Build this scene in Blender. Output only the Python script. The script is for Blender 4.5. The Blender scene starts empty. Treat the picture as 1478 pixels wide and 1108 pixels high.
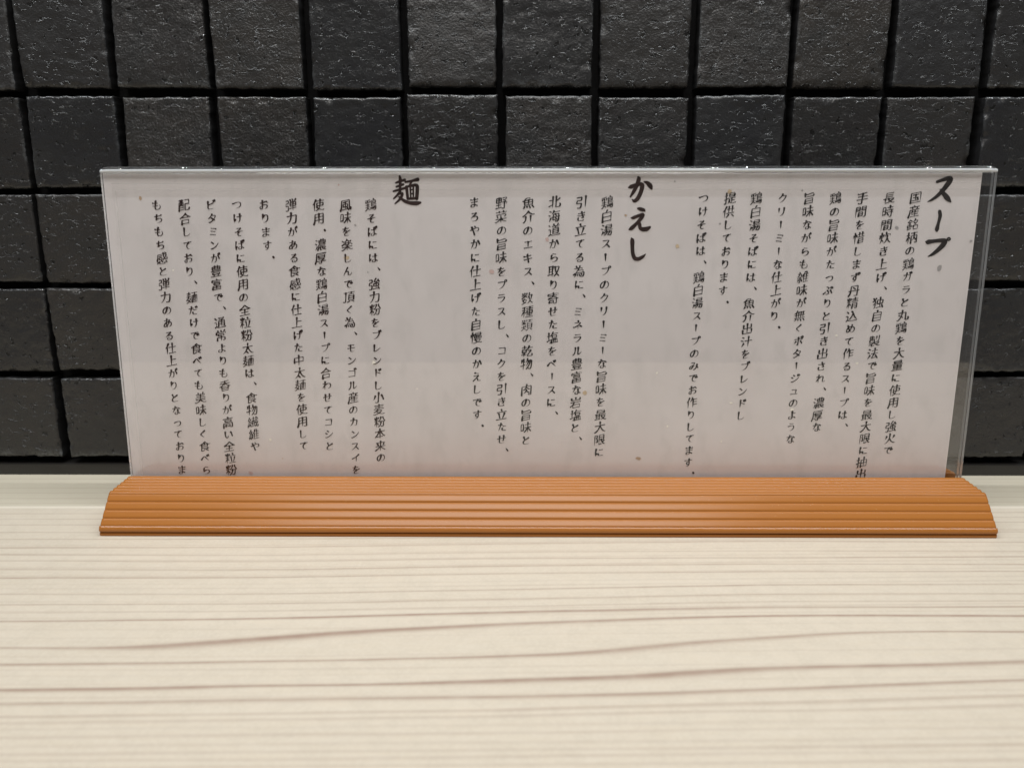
import bpy, bmesh, math, random
import numpy as np
from mathutils import Matrix, Vector

sc = bpy.context.scene
# ---------------------------------------------------------------- camera
cam_d = bpy.data.cameras.new("camera")
cam = bpy.data.objects.new("camera", cam_d)
sc.collection.objects.link(cam)
cam.matrix_world = Matrix([[0.999969, -0.0009913, 0.0078054, -0.0126276], [0.0078325, 0.2197071, -0.9755344, 0.0], [-0.0007478, 0.9755654, 0.2197081, 0.1446097], [0.0, 0.0, 0.0, 1.0]])
cam_d.sensor_fit = "HORIZONTAL"; cam_d.sensor_width = 36.0
cam_d.lens = 28.0317
cam_d.clip_start = .01; cam_d.clip_end = 50
cam_d.dof.use_dof = True
cam_d.dof.focus_distance = .372
cam_d.dof.aperture_fstop = 11.5
sc.camera = cam

# ---------------------------------------------------------------- world and lamps
world = bpy.data.worlds.new("World"); sc.world = world; world.use_nodes = True
bg = world.node_tree.nodes["Background"]
bg.inputs["Color"].default_value = (1.0, .95, .9, 1); bg.inputs["Strength"].default_value = .12

def area(name, loc, aim, sx, sy, watts, color):
    l = bpy.data.lights.new(name, "AREA"); l.shape = "RECTANGLE"; l.size = sx; l.size_y = sy
    l.energy = watts; l.color = color
    o = bpy.data.objects.new(name, l); sc.collection.objects.link(o)
    o.location = loc
    o.rotation_euler = (Vector(aim)-Vector(loc)).to_track_quat("-Z", "Y").to_euler()
    return o
area("ceiling_lamp", (-.05, -.27, 1.18), (0, .33, .05), .9, .5, 9.4, (1.0, .965, .915))
# row of small LED spots over the counter, seen as sparks along the acrylic fold
for k in range(34):
    l = bpy.data.lights.new("led_spot", "AREA"); l.shape = "DISK"; l.size = .008
    l.energy = .185; l.color = (.93, .97, 1.0)
    o = bpy.data.objects.new("led_spot", l); sc.collection.objects.link(o)
    o.location = (-.012+(k-16.5)*.040, .27, .72)
    o.rotation_euler = (math.radians(4), 0, 0)

sc.view_settings.view_transform = "Standard"; sc.view_settings.look = "None"
sc.view_settings.exposure = 0.08; sc.view_settings.gamma = 1.0
sc.view_settings.use_curve_mapping = False
sc.cycles.max_bounces = 16; sc.cycles.transparent_max_bounces = 24
sc.cycles.transmission_bounces = 10; sc.cycles.glossy_bounces = 6
sc.cycles.use_denoising = True

# ---------------------------------------------------------------- measured data
# wood grain lines: width, darkness, points (mm on the countertop)
GRAIN = [[0.5,0.35,[[-292.82,407.21],[-105.45,408.5],[81.47,408.46],[260.16,410.37]]],
[0.5,0.3,[[-288.64,400.64],[-104.06,401.92],[80.31,402.98],[256.77,404.86]]],
[0.5,0.45,[[-283.91,393.22],[-102.49,394.48],[78.72,395.53],[252.15,397.37]]],
[0.5,0.35,[[-279.33,386.05],[-100.97,387.29],[77.4,389.34],[248.33,391.15]]],
[0.5,0.5,[[-274.29,378.14],[-99.3,379.36],[75.7,381.37],[243.39,383.13]]],
[0.5,0.35,[[-270.04,371.47],[-97.89,372.67],[74.27,374.63],[239.22,376.36]]],
[0.5,0.5,[[-261.37,357.87],[-95.02,359.04],[71.34,360.91],[230.73,362.57]]],
[0.5,0.4,[[-256.98,350.98],[-93.56,352.13],[70.05,354.82],[226.96,356.45]]],
[0.5,0.5,[[-252.74,344.33],[-92.16,345.47],[68.79,348.91],[223.31,350.51]]],
[0.5,0.5,[[-247.15,335.56],[-90.31,336.67],[66.89,339.99],[217.79,341.54]]],
[0.6,0.55,[[-242.29,327.93],[-129.01,329.0],[-15.33,331.59],[99.67,336.12],[216.33,339.16]]],
[0.6,0.6,[[-236.71,319.19],[-126.18,320.23],[-15.28,324.89],[97.36,328.52],[209.29,327.73]]],
[0.6,0.5,[[-232.27,312.22],[-123.6,312.21],[-15.21,316.33],[94.29,318.4],[203.53,318.38]]],
[0.6,0.6,[[-228.42,306.17],[-121.65,306.18],[-15.17,310.17],[92.19,311.51],[200.14,312.86]]],
[0.6,0.6,[[-223.49,298.44],[-119.17,298.47],[-15.11,302.94],[90.37,305.54],[195.64,305.55]]],
[0.7,0.75,[[-218.59,290.75],[-116.99,291.7],[-15.05,296.0],[88.24,298.52],[191.71,299.17]]],
[0.6,0.6,[[-209.96,277.22],[-112.52,277.85],[-14.95,282.39],[84.75,287.05],[184.82,287.97]]],
[0.6,0.6,[[-204.82,269.16],[-110.09,270.3],[-14.89,274.64],[82.41,279.37],[180.08,280.27]]],
[0.5,0.45,[[-200.9,263.01],[-108.34,264.88],[-14.84,269.08],[80.67,273.65],[176.54,274.53]]],
[0.8,0.85,[[-196.99,256.87],[-106.58,259.4],[-14.81,264.97],[79.39,269.43],[173.78,270.04]]],
[1.0,0.95,[[-186.15,239.87],[-151.2,239.89],[-128.54,241.33],[-117.72,243.57],[-102.06,246.11],[-83.67,248.48],[-66.33,251.57],[-42.42,253.82],[-14.75,256.61],[22.09,259.5],[59.78,262.2],[85.03,263.36],[122.41,263.35],[169.45,263.41]]],
[1.0,0.95,[[-179.73,229.81],[-135.37,230.9],[-97.79,232.15],[-57.27,233.63],[-14.58,235.96],[13.84,238.22],[31.62,241.95],[46.15,244.87],[67.91,247.22],[87.79,250.05],[105.17,251.77],[129.51,252.62],[162.67,252.37]]],
[1.0,1.0,[[-171.01,216.12],[-128.94,217.12],[-97.55,218.77],[-65.58,219.35],[-38.95,220.62],[-14.48,222.45],[17.88,223.97],[34.52,225.98],[51.49,228.4],[74.07,230.11],[96.67,231.24],[124.82,232.03],[151.5,234.2]]],
[0.9,0.85,[[-166.6,209.21],[-120.61,210.36],[-89.98,211.76],[-58.95,212.66],[-14.41,213.82],[27.4,215.68],[59.42,217.66],[86.56,219.64],[114.09,221.65],[145.04,223.7]]],
[0.8,0.42,[[-162.64,202.99],[-89.08,205.1],[-14.36,207.4],[26.43,209.67],[57.52,211.05],[88.97,212.63],[120.95,214.56],[140.04,215.56]]],
[0.8,0.34,[[-160.83,200.15],[-88.15,202.22],[-14.34,204.47],[41.25,207.28],[76.87,207.85],[113.27,209.75],[137.19,210.92]]],
[0.5,0.22,[[-238.08,321.33],[-126.87,322.38],[-15.29,326.35],[97.82,330.02],[212.52,332.98]]],
[0.5,0.2,[[-232.71,312.9],[-124.15,313.92],[-15.22,317.72],[95.15,321.24],[207.04,324.08]]],
[0.5,0.2,[[-228.63,306.5],[-122.08,307.5],[-15.17,311.18],[93.12,314.58],[202.89,317.33]]],
[0.5,0.25,[[-224.29,299.71],[-119.88,300.68],[-15.12,304.23],[90.97,307.51],[198.48,310.17]]],
[0.5,0.22,[[-219.55,292.26],[-117.47,293.21],[-15.06,296.62],[88.62,299.77],[193.65,302.33]]],
[0.5,0.18,[[-215.01,285.14],[-115.17,286.07],[-15.0,289.35],[86.37,292.38],[189.05,294.84]]],
[0.5,0.25,[[-212.82,281.7],[-114.06,282.61],[-14.97,285.83],[85.28,288.8],[186.82,291.22]]],
[0.5,0.25,[[-206.17,271.27],[-110.69,272.15],[-14.89,275.19],[81.99,277.99],[180.08,280.27]]],
[0.5,0.25,[[-201.55,264.02],[-108.34,264.88],[-14.83,267.78],[79.7,270.47],[175.4,272.66]]],
[0.5,0.22,[[-198.38,259.05],[-106.74,259.89],[-14.79,262.71],[78.14,265.32],[172.19,267.45]]],
[0.5,0.16,[[-193.52,251.43],[-104.27,252.25],[-14.73,254.94],[75.74,257.44],[167.28,259.48]]],
[0.5,0.14,[[-190.04,245.98],[-102.51,246.78],[-14.69,249.38],[74.02,251.79],[163.76,253.77]]],
[0.5,0.15,[[-182.69,234.44],[-98.78,235.2],[-14.6,237.62],[70.39,239.86],[156.34,241.7]]],
[0.5,0.2,[[-177.86,226.87],[-96.33,227.61],[-14.54,229.91],[68.02,232.05],[151.48,233.8]]],
[0.5,0.15,[[-175.67,223.44],[-95.22,224.16],[-14.51,226.41],[66.94,228.5],[149.27,230.22]]],
[0.5,0.15,[[-172.84,218.99],[-93.78,219.71],[-14.47,221.89],[65.54,223.92],[146.42,225.58]]],
[0.5,0.2,[[-168.55,212.27],[-91.61,212.96],[-14.42,215.05],[63.43,216.98],[142.1,218.57]]],
[0.8,0.20759292541837826,[[-159.07,197.38],[-87.08,198.9],[-14.31,200.52],[59.04,202.55],[133.05,204.19]]],
[0.8,0.2851440608216108,[[-156.81,193.84],[-86.07,195.76],[-14.28,196.91],[58.03,199.21],[130.77,200.48]]],
[0.8,0.21187080286560153,[[-154.39,190.05],[-84.78,191.76],[-14.25,193.03],[56.56,194.39],[128.32,196.5]]],
[0.8,0.3272922902548777,[[-152.41,186.93],[-83.7,188.4],[-14.22,189.85],[55.68,191.48],[126.32,193.24]]],
[0.8,0.2869721316570377,[[-150.78,184.38],[-82.76,185.5],[-14.2,187.24],[54.9,188.94],[124.67,190.56]]],
[0.8,0.2942822950739185,[[-148.64,181.03],[-81.88,182.76],[-14.18,183.82],[53.79,185.29],[122.52,187.06]]],
[0.8,0.22025353190314245,[[-146.71,177.99],[-80.89,179.71],[-14.15,180.71],[52.81,182.07],[120.56,183.88]]],
[0.8,0.3037647848131606,[[-144.93,175.2],[-79.78,176.24],[-14.13,177.87],[51.97,179.3],[118.77,180.96]]]]
# flecks: x, z, radius, material, stretch
FLECKS = [(-0.18363, 0.13019, 0.0012, 1, 0.8), (-0.09147, 0.1035, 0.0012, 0, 1.3), (0.00057, 0.1116, 0.0015, 3, 0.8), (0.08226, 0.13271, 0.0015, 0, 1), (0.01888, 0.04022, 0.00135, 0, 1), (0.04511, 0.00816, 0.0012, 1, 1.4), (-0.13185, 0.01721, 0.00105, 2, 0.8), (0.05849, 0.02402, 0.00078, 2, 1), (0.0526, 0.04994, 0.00078, 2, 1), (0.11726, 0.03225, 0.0012, 2, 0.9), (0.14613, 0.05465, 0.00078, 2, 1.4), (0.08821, 0.03559, 0.0006, 2, 1.6), (-0.08049, 0.05447, 0.0015, 2, 1), (0.15856, 0.11678, 0.00105, 4, 1.1), (0.17987, 0.09874, 0.00195, 4, 0.75), (0.19266, 0.1109, 0.00075, 4, 1.2), (0.0359, 0.12238, 0.00075, 1, 1), (0.05993, 0.10877, 0.0012, 0, 1), (-0.02477, 0.09719, 0.0012, 3, 1.3), (-0.08674, 0.11814, 0.0006, 4, 1.2), (-0.09352, 0.1359, 0.0006, 3, 1), (0.05752, 0.13727, 0.00045, 4, 1), (-0.08185, 0.09688, 0.0006, 4, 1), (0.07864, 0.11867, 0.0006, 4, 1), (0.11482, 0.13329, 0.0006, 4, 1), (-0.14233, 0.00047, 0.00105, 3, 1.4), (-0.17165, 0.09784, 0.0006, 2, 1), (-0.1264, 0.00785, 0.00036, 1, 1), (0.13535, 0.06774, 0.00075, 2, 1), (-0.06055, 0.04215, 0.00045, 2, 1), (0.08462, 0.01652, 0.00054, 2, 1)]
# text columns: text, first cell (mm), last cell (mm), cells between, section
COLUMNS = [
  ('国産銘柄の鶏ガラと丸鶏を大量に使用し強火で', [165.97, 130.03], [164.52, 12.31], 20, 0),
  ('長時間炊き上げ、独自の製法で旨味を最大限に抽出', [153.95, 129.83], [152.58, 6.27], 21, 0),
  ('手間を惜しまず丹精込めて作るスープは、', [141.94, 129.84], [141.35, 29.57], 17, 0),
  ('鶏の旨味がたっぷりと引き出され、濃厚な', [130.11, 129.85], [129.43, 23.58], 18, 0),
  ('旨味ながらも雑味が無くポタージュのような', [118.18, 129.86], [117.42, 17.81], 19, 0),
  ('クリーミーな仕上がり。', [106.15, 129.87], [105.98, 76.66], 9, 0),
  ('鶏白湯そばには、魚介出汁をブレンドし', [94.52, 129.88], [93.25, 29.27], 17, 0),
  ('提供しております。', [82.57, 129.89], [81.58, 88.5], 7, 0),
  ('つけそばは、鶏白湯スープのみでお作りしてます。', [70.71, 129.9], [69.34, 6.12], 21, 0),
  ('鶏白湯スープのクリーミーな旨味を最大限に', [27.61, 128.2], [26.29, 11.11], 19, 1),
  ('引き立てる為に、ミネラル豊富な岩塩と、', [15.74, 128.21], [14.61, 23.1], 17, 1),
  ('北海道から取り寄せた塩をベースに、', [3.81, 128.22], [3.08, 35.59], 15, 1),
  ('魚介のエキス、数種類の乾物、肉の旨味と', [-8.07, 127.92], [-8.97, 17.06], 18, 1),
  ('野菜の旨味をプラスし、コクを引き立たせ、', [-20.31, 127.93], [-20.44, 17.38], 18, 1),
  ('まろやかに仕上げた自慢のかえしです。', [-32.48, 127.94], [-32.16, 29.55], 16, 1),
  ('鶏そばには、強力粉をブレンドし小麦粉本来の', [-79.25, 127.06], [-78.86, 8.18], 20, 2),
  ('風味を楽しんで頂く為、モンゴル産のカンスイを', [-90.9, 127.07], [-91.09, 2.15], 21, 2),
  ('使用。濃厚な鶏白湯スープに合わせてコシと', [-103.18, 127.07], [-103.37, 14.0], 19, 2),
  ('弾力がある食感に仕上げた中太麺を使用して', [-115.6, 127.08], [-115.83, 14.12], 19, 2),
  ('おります。', [-127.8, 127.09], [-127.49, 108.96], 3, 2),
  ('つけそばに使用の全粒粉太麺は、食物繊維や', [-140.07, 127.1], [-139.4, 13.74], 19, 2),
  ('ビタミンが豊富で、通常よりも香りが高い全粒粉', [-151.84, 127.11], [-151.6, 1.86], 21, 2),
  ('配合しており、麺だけで食べても美味しく食べら', [-164.07, 127.0], [-163.77, 1.84], 21, 2),
  ('もちもち感と弾力のある仕上がりとなっておりま', [-176.52, 127.01], [-175.7, 1.81], 21, 2),
]
# centre lines of the brush strokes of each character
STROKES = [
[[12,28,26,14]],
[[8,27,7,24,7,18,11,11,17,8,22,8,29,13,31,22,29,29,27,31,22,33,16,33,11,31,8,27]],
[[63,58,61,48,55,37,48,29,41,27],[66,65,66,58],[38,52,31,51,20,41,15,31,14,23,17,18,22,16,29,17,35,19,41,21],[17,75,36,74,75,77],[46,89,41,86,39,58,39,40,43,17],[39,56,56,58,70,57,78,53,84,45,85,31,80,22,73,16,64,12,58,11]],
[[17,76,17,48,21,31,25,22,31,17,36,16,40,17,45,23,49,32,48,38],[72,72,82,50,86,32]],
[[18,58,19,58,20,57,24,57,43,62,61,62,70,58,74,51,75,41,73,34,69,27,63,21,53,16,42,12,37,12,33,13],[32,85,52,82,67,81]],
[[45,37,53,34,56,31,58,19,60,15,63,13,68,12,85,12],[22,59,49,61,60,60],[32,87,33,85,36,85,65,81],[60,60,59,55,46,43,46,40,36,32,18,13,13,13]],
[[35,46,54,49,65,49,74,46,80,41,81,37,81,29,77,22,71,17,59,13,55,14],[72,77,72,75,89,65,89,63],[16,68,32,68,51,71,56,72,59,76],[36,87,36,17,32,13,24,14,16,20,14,27,17,32,21,36,28,41,35,42]],
[[36,65,52,66,58,64,62,59,63,47,60,28,56,16,50,13,40,13,37,14,35,17],[12,63,34,64],[75,74,86,55,89,45],[37,85,38,84,36,68,33,61,30,48,23,29,15,13]],
[[10,63,15,63,32,64],[34,65,53,65,58,63,60,59,61,45,59,27,55,17,52,14,48,12,37,13,34,16],[72,72,75,71,80,64,88,44],[87,92,91,84],[74,88,77,87,80,80],[36,84,34,68,31,60,31,56,29,49,23,31,14,13]],
[[55,36,60,35,68,35,68,37],[24,36,22,29,23,21,26,17,31,13,41,11,63,11,68,12,72,16],[51,87,52,86,53,78,56,72,56,68,60,56],[21,75,51,75,65,76,75,78,77,82],[63,56,64,50,70,39,70,38,66,38,68,37],[19,56,29,54,58,55,80,59]],
[[63,85,56,78,32,59,27,54,26,50,28,44,31,41,33,41,36,37,37,37,58,19]],
[[27,40,24,29,19,26],[19,84,15,53,15,36,17,27,19,21,19,16],[70,85,71,48,70,32,65,22,58,13,55,11,48,12],[43,63,68,63,87,65]],
[[26,39,22,27,18,24],[80,87,83,77],[89,90,93,81],[18,82,14,56,14,39,15,27,18,22,19,14],[69,82,69,46,68,30,61,17,55,11,53,11,53,10,46,10],[41,63,66,62,86,64]],
[[55,86,58,70],[61,70,62,63,71,47,72,41,70,40,56,41],[25,40,23,35,22,26,24,20,29,15,42,12,63,12,71,13,74,17],[20,70,45,68,67,70,81,73]],
[[28,85,27,26,30,18,34,14,41,11,53,11,66,14,71,17,77,22,83,29]],
[[58,57,41,57,36,53,34,50,34,46,34,39,41,32,57,31],[13,73,87,73],[57,86,57,66,60,38,58,34,56,25,49,17,42,13,36,11,29,13]],
[[71,87,75,81,75,72],[84,89,87,82],[55,56,46,57,39,56,33,51,31,45,31,37,37,31,43,30,54,30],[11,71,38,72,85,72],[55,85,54,63,57,45,57,36,56,34,54,26,48,18,43,14,34,10,29,12]],
[[29,82,29,27,32,19,36,16,44,14,63,14,76,15],[68,84,68,41,64,37,53,38],[9,57,50,62,87,64]],
[[47,48,48,48,47,45,43,41,39,35,39,27,41,20,46,16,55,12,68,12],[29,82,63,82],[38,52,40,51,51,51,59,53,82,53],[13,48,28,49,35,51,39,58,61,76,63,82]],
[[14,69,34,69],[36,70,55,72],[57,56,85,56],[54,35,51,32,50,29,51,21,54,17,64,14,85,14],[38,86,37,77,34,65,34,60,31,51,25,31,18,14]],
[[35,84,34,69],[31,68,31,59,28,48,15,12],[47,31,48,19,51,15,54,14,61,12,82,13],[82,86,85,85,89,77],[74,81,78,72,80,72],[54,55,81,55],[10,68,29,68,53,72]],
[[28,41,34,43,43,48,61,50,74,46,79,39,80,34,78,26,76,22,70,17,51,12,36,12],[36,85,35,71],[33,71,33,64,29,51,29,46,24,35],[15,72,38,71,62,73,74,75,77,79]],
[[22,49,53,58,65,58,71,56,77,51,79,46,80,39,78,32,75,26,68,20,61,17,46,14,41,14]],
[[9,63,14,60,25,65,48,71,65,72,75,68,82,61,85,54,85,46,82,37,75,29,68,24,58,21,46,18,39,18]],
[[58,77,57,72,48,64,43,56,41,47,41,36,46,26,53,19,63,15,72,13],[13,73,46,77,61,77,63,78,82,80]],
[[56,75,56,71,48,63,42,53,41,46,41,34,46,24,52,19,58,16,68,13,72,13,77,16],[71,60,76,51],[80,65,83,63,87,56],[13,73,45,77,60,76,63,77,82,79]],
[[29,82,32,72,41,56],[75,72,46,56,43,56,32,47,25,37,24,26,27,21,31,17,43,13,64,13,77,14,82,19]],
[[65,29,72,27,84,19],[39,87,37,72],[34,70,34,65,30,56,22,40,15,31],[70,72,87,63],[63,56,65,19,63,14,59,12,53,10,43,11,39,14,36,18,36,24,37,27,43,31,64,31],[13,70,31,70,46,72,53,73,56,77]],
[[27,38,23,27,19,24],[44,34,44,24,48,19,51,18,57,17,78,17,85,18],[50,74,82,74],[20,82,15,41,16,28,19,21,19,13]],
[[51,78,50,68,46,48,41,36,34,24,27,21,21,22,17,27,12,38,12,45,15,56,21,65,27,71,43,78,60,78,70,75,78,68,84,57,85,48,84,36,81,29,72,19,59,14,54,13,51,14]],
[[70,31,77,29,89,21],[25,40,26,36,22,27,17,24],[42,66,66,65,87,68],[69,83,69,48,70,31,70,19,68,16,63,13,54,12,46,14,41,20,41,28,48,34,70,34],[19,84,14,44,15,26,17,21,18,12]],
[[68,29,77,27,87,19],[24,37,19,24,15,22],[79,87,82,77],[89,89,92,81],[17,83,12,46,12,29,13,24,15,19,16,12],[66,83,67,42,68,27,68,19,63,13,56,11,46,12,43,14,39,19,39,27,43,31,47,33,68,33],[40,65,57,64,77,65,83,67]],
[[45,48,51,40,57,30,58,24,57,17,53,14,47,12,32,13],[36,82,40,82,56,74,58,71,56,68,53,65,50,65],[8,19,18,26,27,34],[75,44,81,34,87,20],[92,68,87,63,79,63,75,69,75,75,80,80,87,80,92,75,92,68]],
[[68,73,72,65,74,63,76,63],[12,36,31,61,36,66,41,68,45,66,51,60,64,43,86,21],[80,80,86,70]],
[[55,29,53,32,48,34,38,34,29,32,27,31,22,26,22,17,26,14,32,11,47,12,53,18,53,29,55,29],[20,77,22,75,34,74,68,75,79,76,80,77],[55,29,56,27,58,30,63,29,78,20],[52,87,53,33],[22,54,49,53,80,56]],
[[77,39,82,39,87,36,89,30],[25,80,54,81,53,75,45,58,44,51],[79,60,79,48,76,36,72,27,68,22,57,12,50,11],[40,51,39,43,29,24,24,20,19,19,14,21,12,23,11,26,11,34,14,40,17,44,24,48,34,51,50,51,77,43]],
[[28,60,22,58,14,46,12,40,12,33,13,25,18,19,28,19,33,23,39,29,42,31],[42,31,45,29,46,27],[60,85,59,70],[22,79,31,51,39,38,42,36],[28,63,38,68,48,70,63,70,74,65,79,61,82,56,85,50,85,42,84,33,80,25,76,20,65,14,54,12,51,14],[57,70,54,58,47,41,42,34,42,31]],
[[13,74,16,71,24,70,40,68,57,69],[12,47,22,45,37,43,56,44],[43,89,38,84,35,51,33,41,33,26,35,19,41,14,50,11,58,11,68,13,76,18,79,22,81,27,81,38,76,48,73,51,68,52]],
[[43,87,46,87,52,82],[7,53,13,52,27,58,34,63,36,63,46,67,63,72,72,72,82,68,85,62,85,51,82,46,78,43,70,41,56,42,54,45],[22,78,28,66,29,62,33,57,33,54,42,34,48,14,50,11]],
[[48,65,78,67],[50,33,60,31,70,26,79,19],[48,85,48,53,50,30,49,18,43,12,39,11,31,11,22,13,18,17,17,21,17,28,19,31,24,34,30,35,49,35]],
[[24,40,31,43,41,49,54,52,63,52,70,50,77,44,79,40,80,34,78,27,76,23,68,17,58,13,49,12,36,12,32,14],[36,84,65,78],[30,71,26,68,22,35]],
[[27,60,31,62,36,70,46,79,51,80,59,80,64,78,68,74,72,67,74,54,73,43,71,34,66,26,60,20,52,15,41,12,33,14],[28,86,25,65,25,39]],
[[27,81,38,80,63,82,64,80],[43,58,45,56,45,53],[40,53,41,52,49,53,64,53,73,48,77,43,80,39,80,28,77,22,72,17,68,14,59,12,42,12,37,14,34,17,34,27,39,31,50,31,58,25,60,17,60,14],[64,80,63,76,46,62,37,52,25,44,17,36]],
[[31,56,38,58,45,64,56,70,68,72,70,70,74,66,74,53,71,35,71,21,72,18,75,16,83,16,87,17,93,22,94,27],[12,68,13,68,31,70],[29,47,23,45,23,43,10,27,10,22],[33,85,31,67,31,53,29,51,30,12]],
[[27,80,62,81,63,80],[42,54,44,52,53,53,63,53,68,51,74,48,79,40,80,34,78,27,73,19,66,15,60,13,47,11,39,11,32,14],[63,80,62,75,45,60,43,59,40,53,30,47,19,38]],
[[29,47,23,45,23,43,11,28,10,22],[12,68,14,68,19,69,31,69],[31,56,38,57,49,64,60,67,70,67,77,64,83,59,87,52,87,46,85,33,82,29,75,22,68,19,58,17],[33,85,29,51,30,12]],
[[40,86,39,75],[54,43,51,43,45,41,34,31,31,24,31,21,34,15,39,12,48,11,65,11,76,12],[54,47,61,48,80,57,85,56],[35,74,34,68,31,63,29,57,15,41],[15,75,45,75,68,77],[28,54,34,54,39,56,47,56,51,55,53,51,55,28]],
[[30,47,36,46,41,49,47,50,50,49,53,46,55,38,55,21,57,16,63,12,69,12,74,14,82,20,88,32,87,37],[48,84,47,83,36,63,34,60,30,52,29,45,25,41,19,29,13,14,14,11]],
[[15,45,34,52,48,59,54,60],[79,83,69,73,55,63,54,13]],
[[48,72,48,20],[12,20,86,20],[18,73,80,73]],
[[17,68,76,68,80,65,78,38,76,24,74,18,69,14,54,15],[46,85,43,58,39,42,30,26,20,16,15,14]],
[[73,86,77,77],[84,89,89,81],[43,85,43,70,41,63,41,52,38,42,27,24,19,15,14,14],[14,66,76,66,77,65,76,36,74,22,72,17,67,13,56,13,51,15,49,17]],
[[13,65,15,63,17,63,72,72,76,72],[41,85,42,85,43,73,46,65,49,44,52,35,56,12],[14,36,18,35,60,43,83,46,85,46]],
[[42,73,78,72,79,68,77,63,71,48,63,37,56,29,46,21,32,14,29,12,22,14],[46,87,43,76,37,71,37,70,29,60,18,51,14,51]],
[[22,75,78,75,79,20],[20,20,79,20]],
[[18,17,77,17],[80,94,85,92,88,85],[71,89,76,81],[18,72,77,71,77,12]],
[[16,60,30,51],[17,16,23,14,34,17,46,22,60,31,80,49,85,57,85,63],[31,82,45,73]],
[[17,15,22,13,31,16,47,23,58,30,70,39,79,49,84,56,84,61],[80,87,83,86,88,77],[31,80,44,72],[14,59,29,51],[70,82,75,71]],
[[56,42,63,37,81,17],[22,77,70,77,71,75,70,68,61,53,58,49,56,45,51,41,41,30,29,22,18,15,14,16]],
[[41,52,58,41,61,38],[19,14,27,12,43,20,51,26,61,38],[42,75,79,73,77,62,63,38],[46,87,43,77,38,73,33,65,17,50,12,50],[61,38,72,31]],
[[34,56,43,55,75,42],[64,79,69,70],[76,84,81,75],[34,83,34,12]],
[[9,33,14,31,19,32,34,38,43,43,49,43],[50,86,50,72],[68,41,85,31],[19,72,72,71,70,64,50,46,50,12]],
[[23,51,43,56,71,66],[69,86,71,85,75,77],[82,89,86,82],[22,82,23,22,25,17,35,14,62,14,76,15]],
[[17,75,76,75],[87,92,92,84],[75,89,75,86,77,84,77,68,73,55,67,41,58,30,45,20,31,14,26,15]],
[[17,75,74,75,87,74,91,75,94,78,94,85,89,91,82,91,78,87,77,84,77,77,76,65,71,49,65,39,57,29,43,19,31,14,26,15]],
[[68,75,73,64],[77,81,80,80,85,70,87,69,89,69],[12,38,35,65,42,67,46,65,60,51,86,22]],
[[26,46,24,41,12,27,12,26],[72,46,78,38,84,27],[85,92,89,88,88,80,85,77,82,76,77,77,72,82,72,88,75,92,78,93,83,93,85,92],[48,83,48,15,47,12,44,11,34,12],[12,67,83,67,87,70]],
[[21,27,40,24,71,15],[31,82,63,76,73,73,75,71],[27,56,48,52,68,46]],
[[21,78,77,77],[43,77,44,21,47,17,53,14,82,15],[15,49,85,49]],
[[28,57,67,56,67,48,63,28,63,17],[19,17,80,17]],
[[18,58,80,58,79,50,73,38,60,24,53,19,40,13,34,13,32,14],[26,81,75,81]],
[[26,81,26,43],[72,82,72,50,70,38,66,29,57,19,53,17,46,13,37,14]],
[[56,82,56,17,63,18,72,23,88,38,89,40],[30,82,30,56,27,34,20,22,13,14,7,14]],
[[27,80,27,19,28,17,34,17,41,19,64,30,72,36,85,47,85,51]],
[[17,17,24,15,30,17,50,25,60,31,67,37,80,51,86,60,86,68],[23,78,29,75,41,63]],
[[14,50,85,49]],
[[46,59,82,59],[46,89,46,12],[9,12,89,12]],
[[13,34,13,73,85,73,85,34],[13,40,85,40],[49,90,49,8]],
[[15,51,19,51,28,45,35,42],[35,39,40,37,48,31],[12,70,70,70,71,12,73,10,76,9,89,10,92,13,93,19,93,24,91,29],[41,89,41,73,39,53,34,36,26,22,17,13,10,9,3,10]],
[[41,73,47,70,56,60],[9,9,17,20,22,35,23,51,23,86,76,86,76,11,74,8,69,7,59,7,53,10],[9,48,89,48]],
[[60,77,90,76],[78,54,77,48,58,24,56,16,56,12,58,10,62,9,88,10,90,12,92,19,89,25],[58,55,78,54],[12,53,43,53],[27,39,27,8],[8,24,46,24],[63,90,60,80,51,63,46,63,43,66,12,66,12,39,42,39,43,63],[27,91,27,67],[9,81,45,81]],
[[50,87,63,73,76,64,88,58,94,60],[7,58,10,57,21,63,40,77,46,85,50,87],[68,51,68,7],[31,51,31,37,29,26,24,17,17,11,14,9,11,10]],
[[21,65,15,63,7,53],[31,90,22,73,21,68,22,8],[37,12,89,12],[63,89,63,12],[35,60,90,60]],
[[60,31,90,31],[19,63,14,61,10,55],[60,53,89,53],[53,89,51,82,51,78,36,56],[29,91,30,89,22,73,20,67,21,8],[50,75,90,75],[60,75,60,8]],
[[31,9,36,8,43,12,49,15,53,20],[19,65,14,63,12,61,10,58,7,56,7,52],[39,34,43,29,51,22,56,18,58,18,69,12,85,8,89,8,94,10],[29,90,21,74,19,68,20,7],[62,43,38,43,38,64,87,63,87,43,62,43],[35,80,91,80],[63,89,62,37,59,28,55,20]],
[[18,64,14,63,10,59,7,55,7,51],[49,26,46,20,36,9,31,9],[72,26,75,25,81,19,81,18,84,16,88,10],[75,89,75,39],[29,90,20,73,19,68,19,8],[49,89,49,39],[37,70,89,70],[34,39,90,39]],
[[8,57,10,56,12,58,31,71,40,79,41,82,46,86,46,87,48,88,51,88,63,75,73,67,87,58,89,56,92,57],[49,54,49,10],[23,33,76,33],[17,60,19,59,19,57,22,55,77,55,82,60],[11,10,87,10]],
[[84,41,84,13],[14,41,14,14,15,13,84,13],[49,90,49,14],[19,81,19,55,80,55,80,81]],
[[44,90,43,62,42,52,38,39,29,24,18,13,12,10],[12,69,85,68,82,24,78,12,76,10,71,8,60,8,56,10]],
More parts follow.
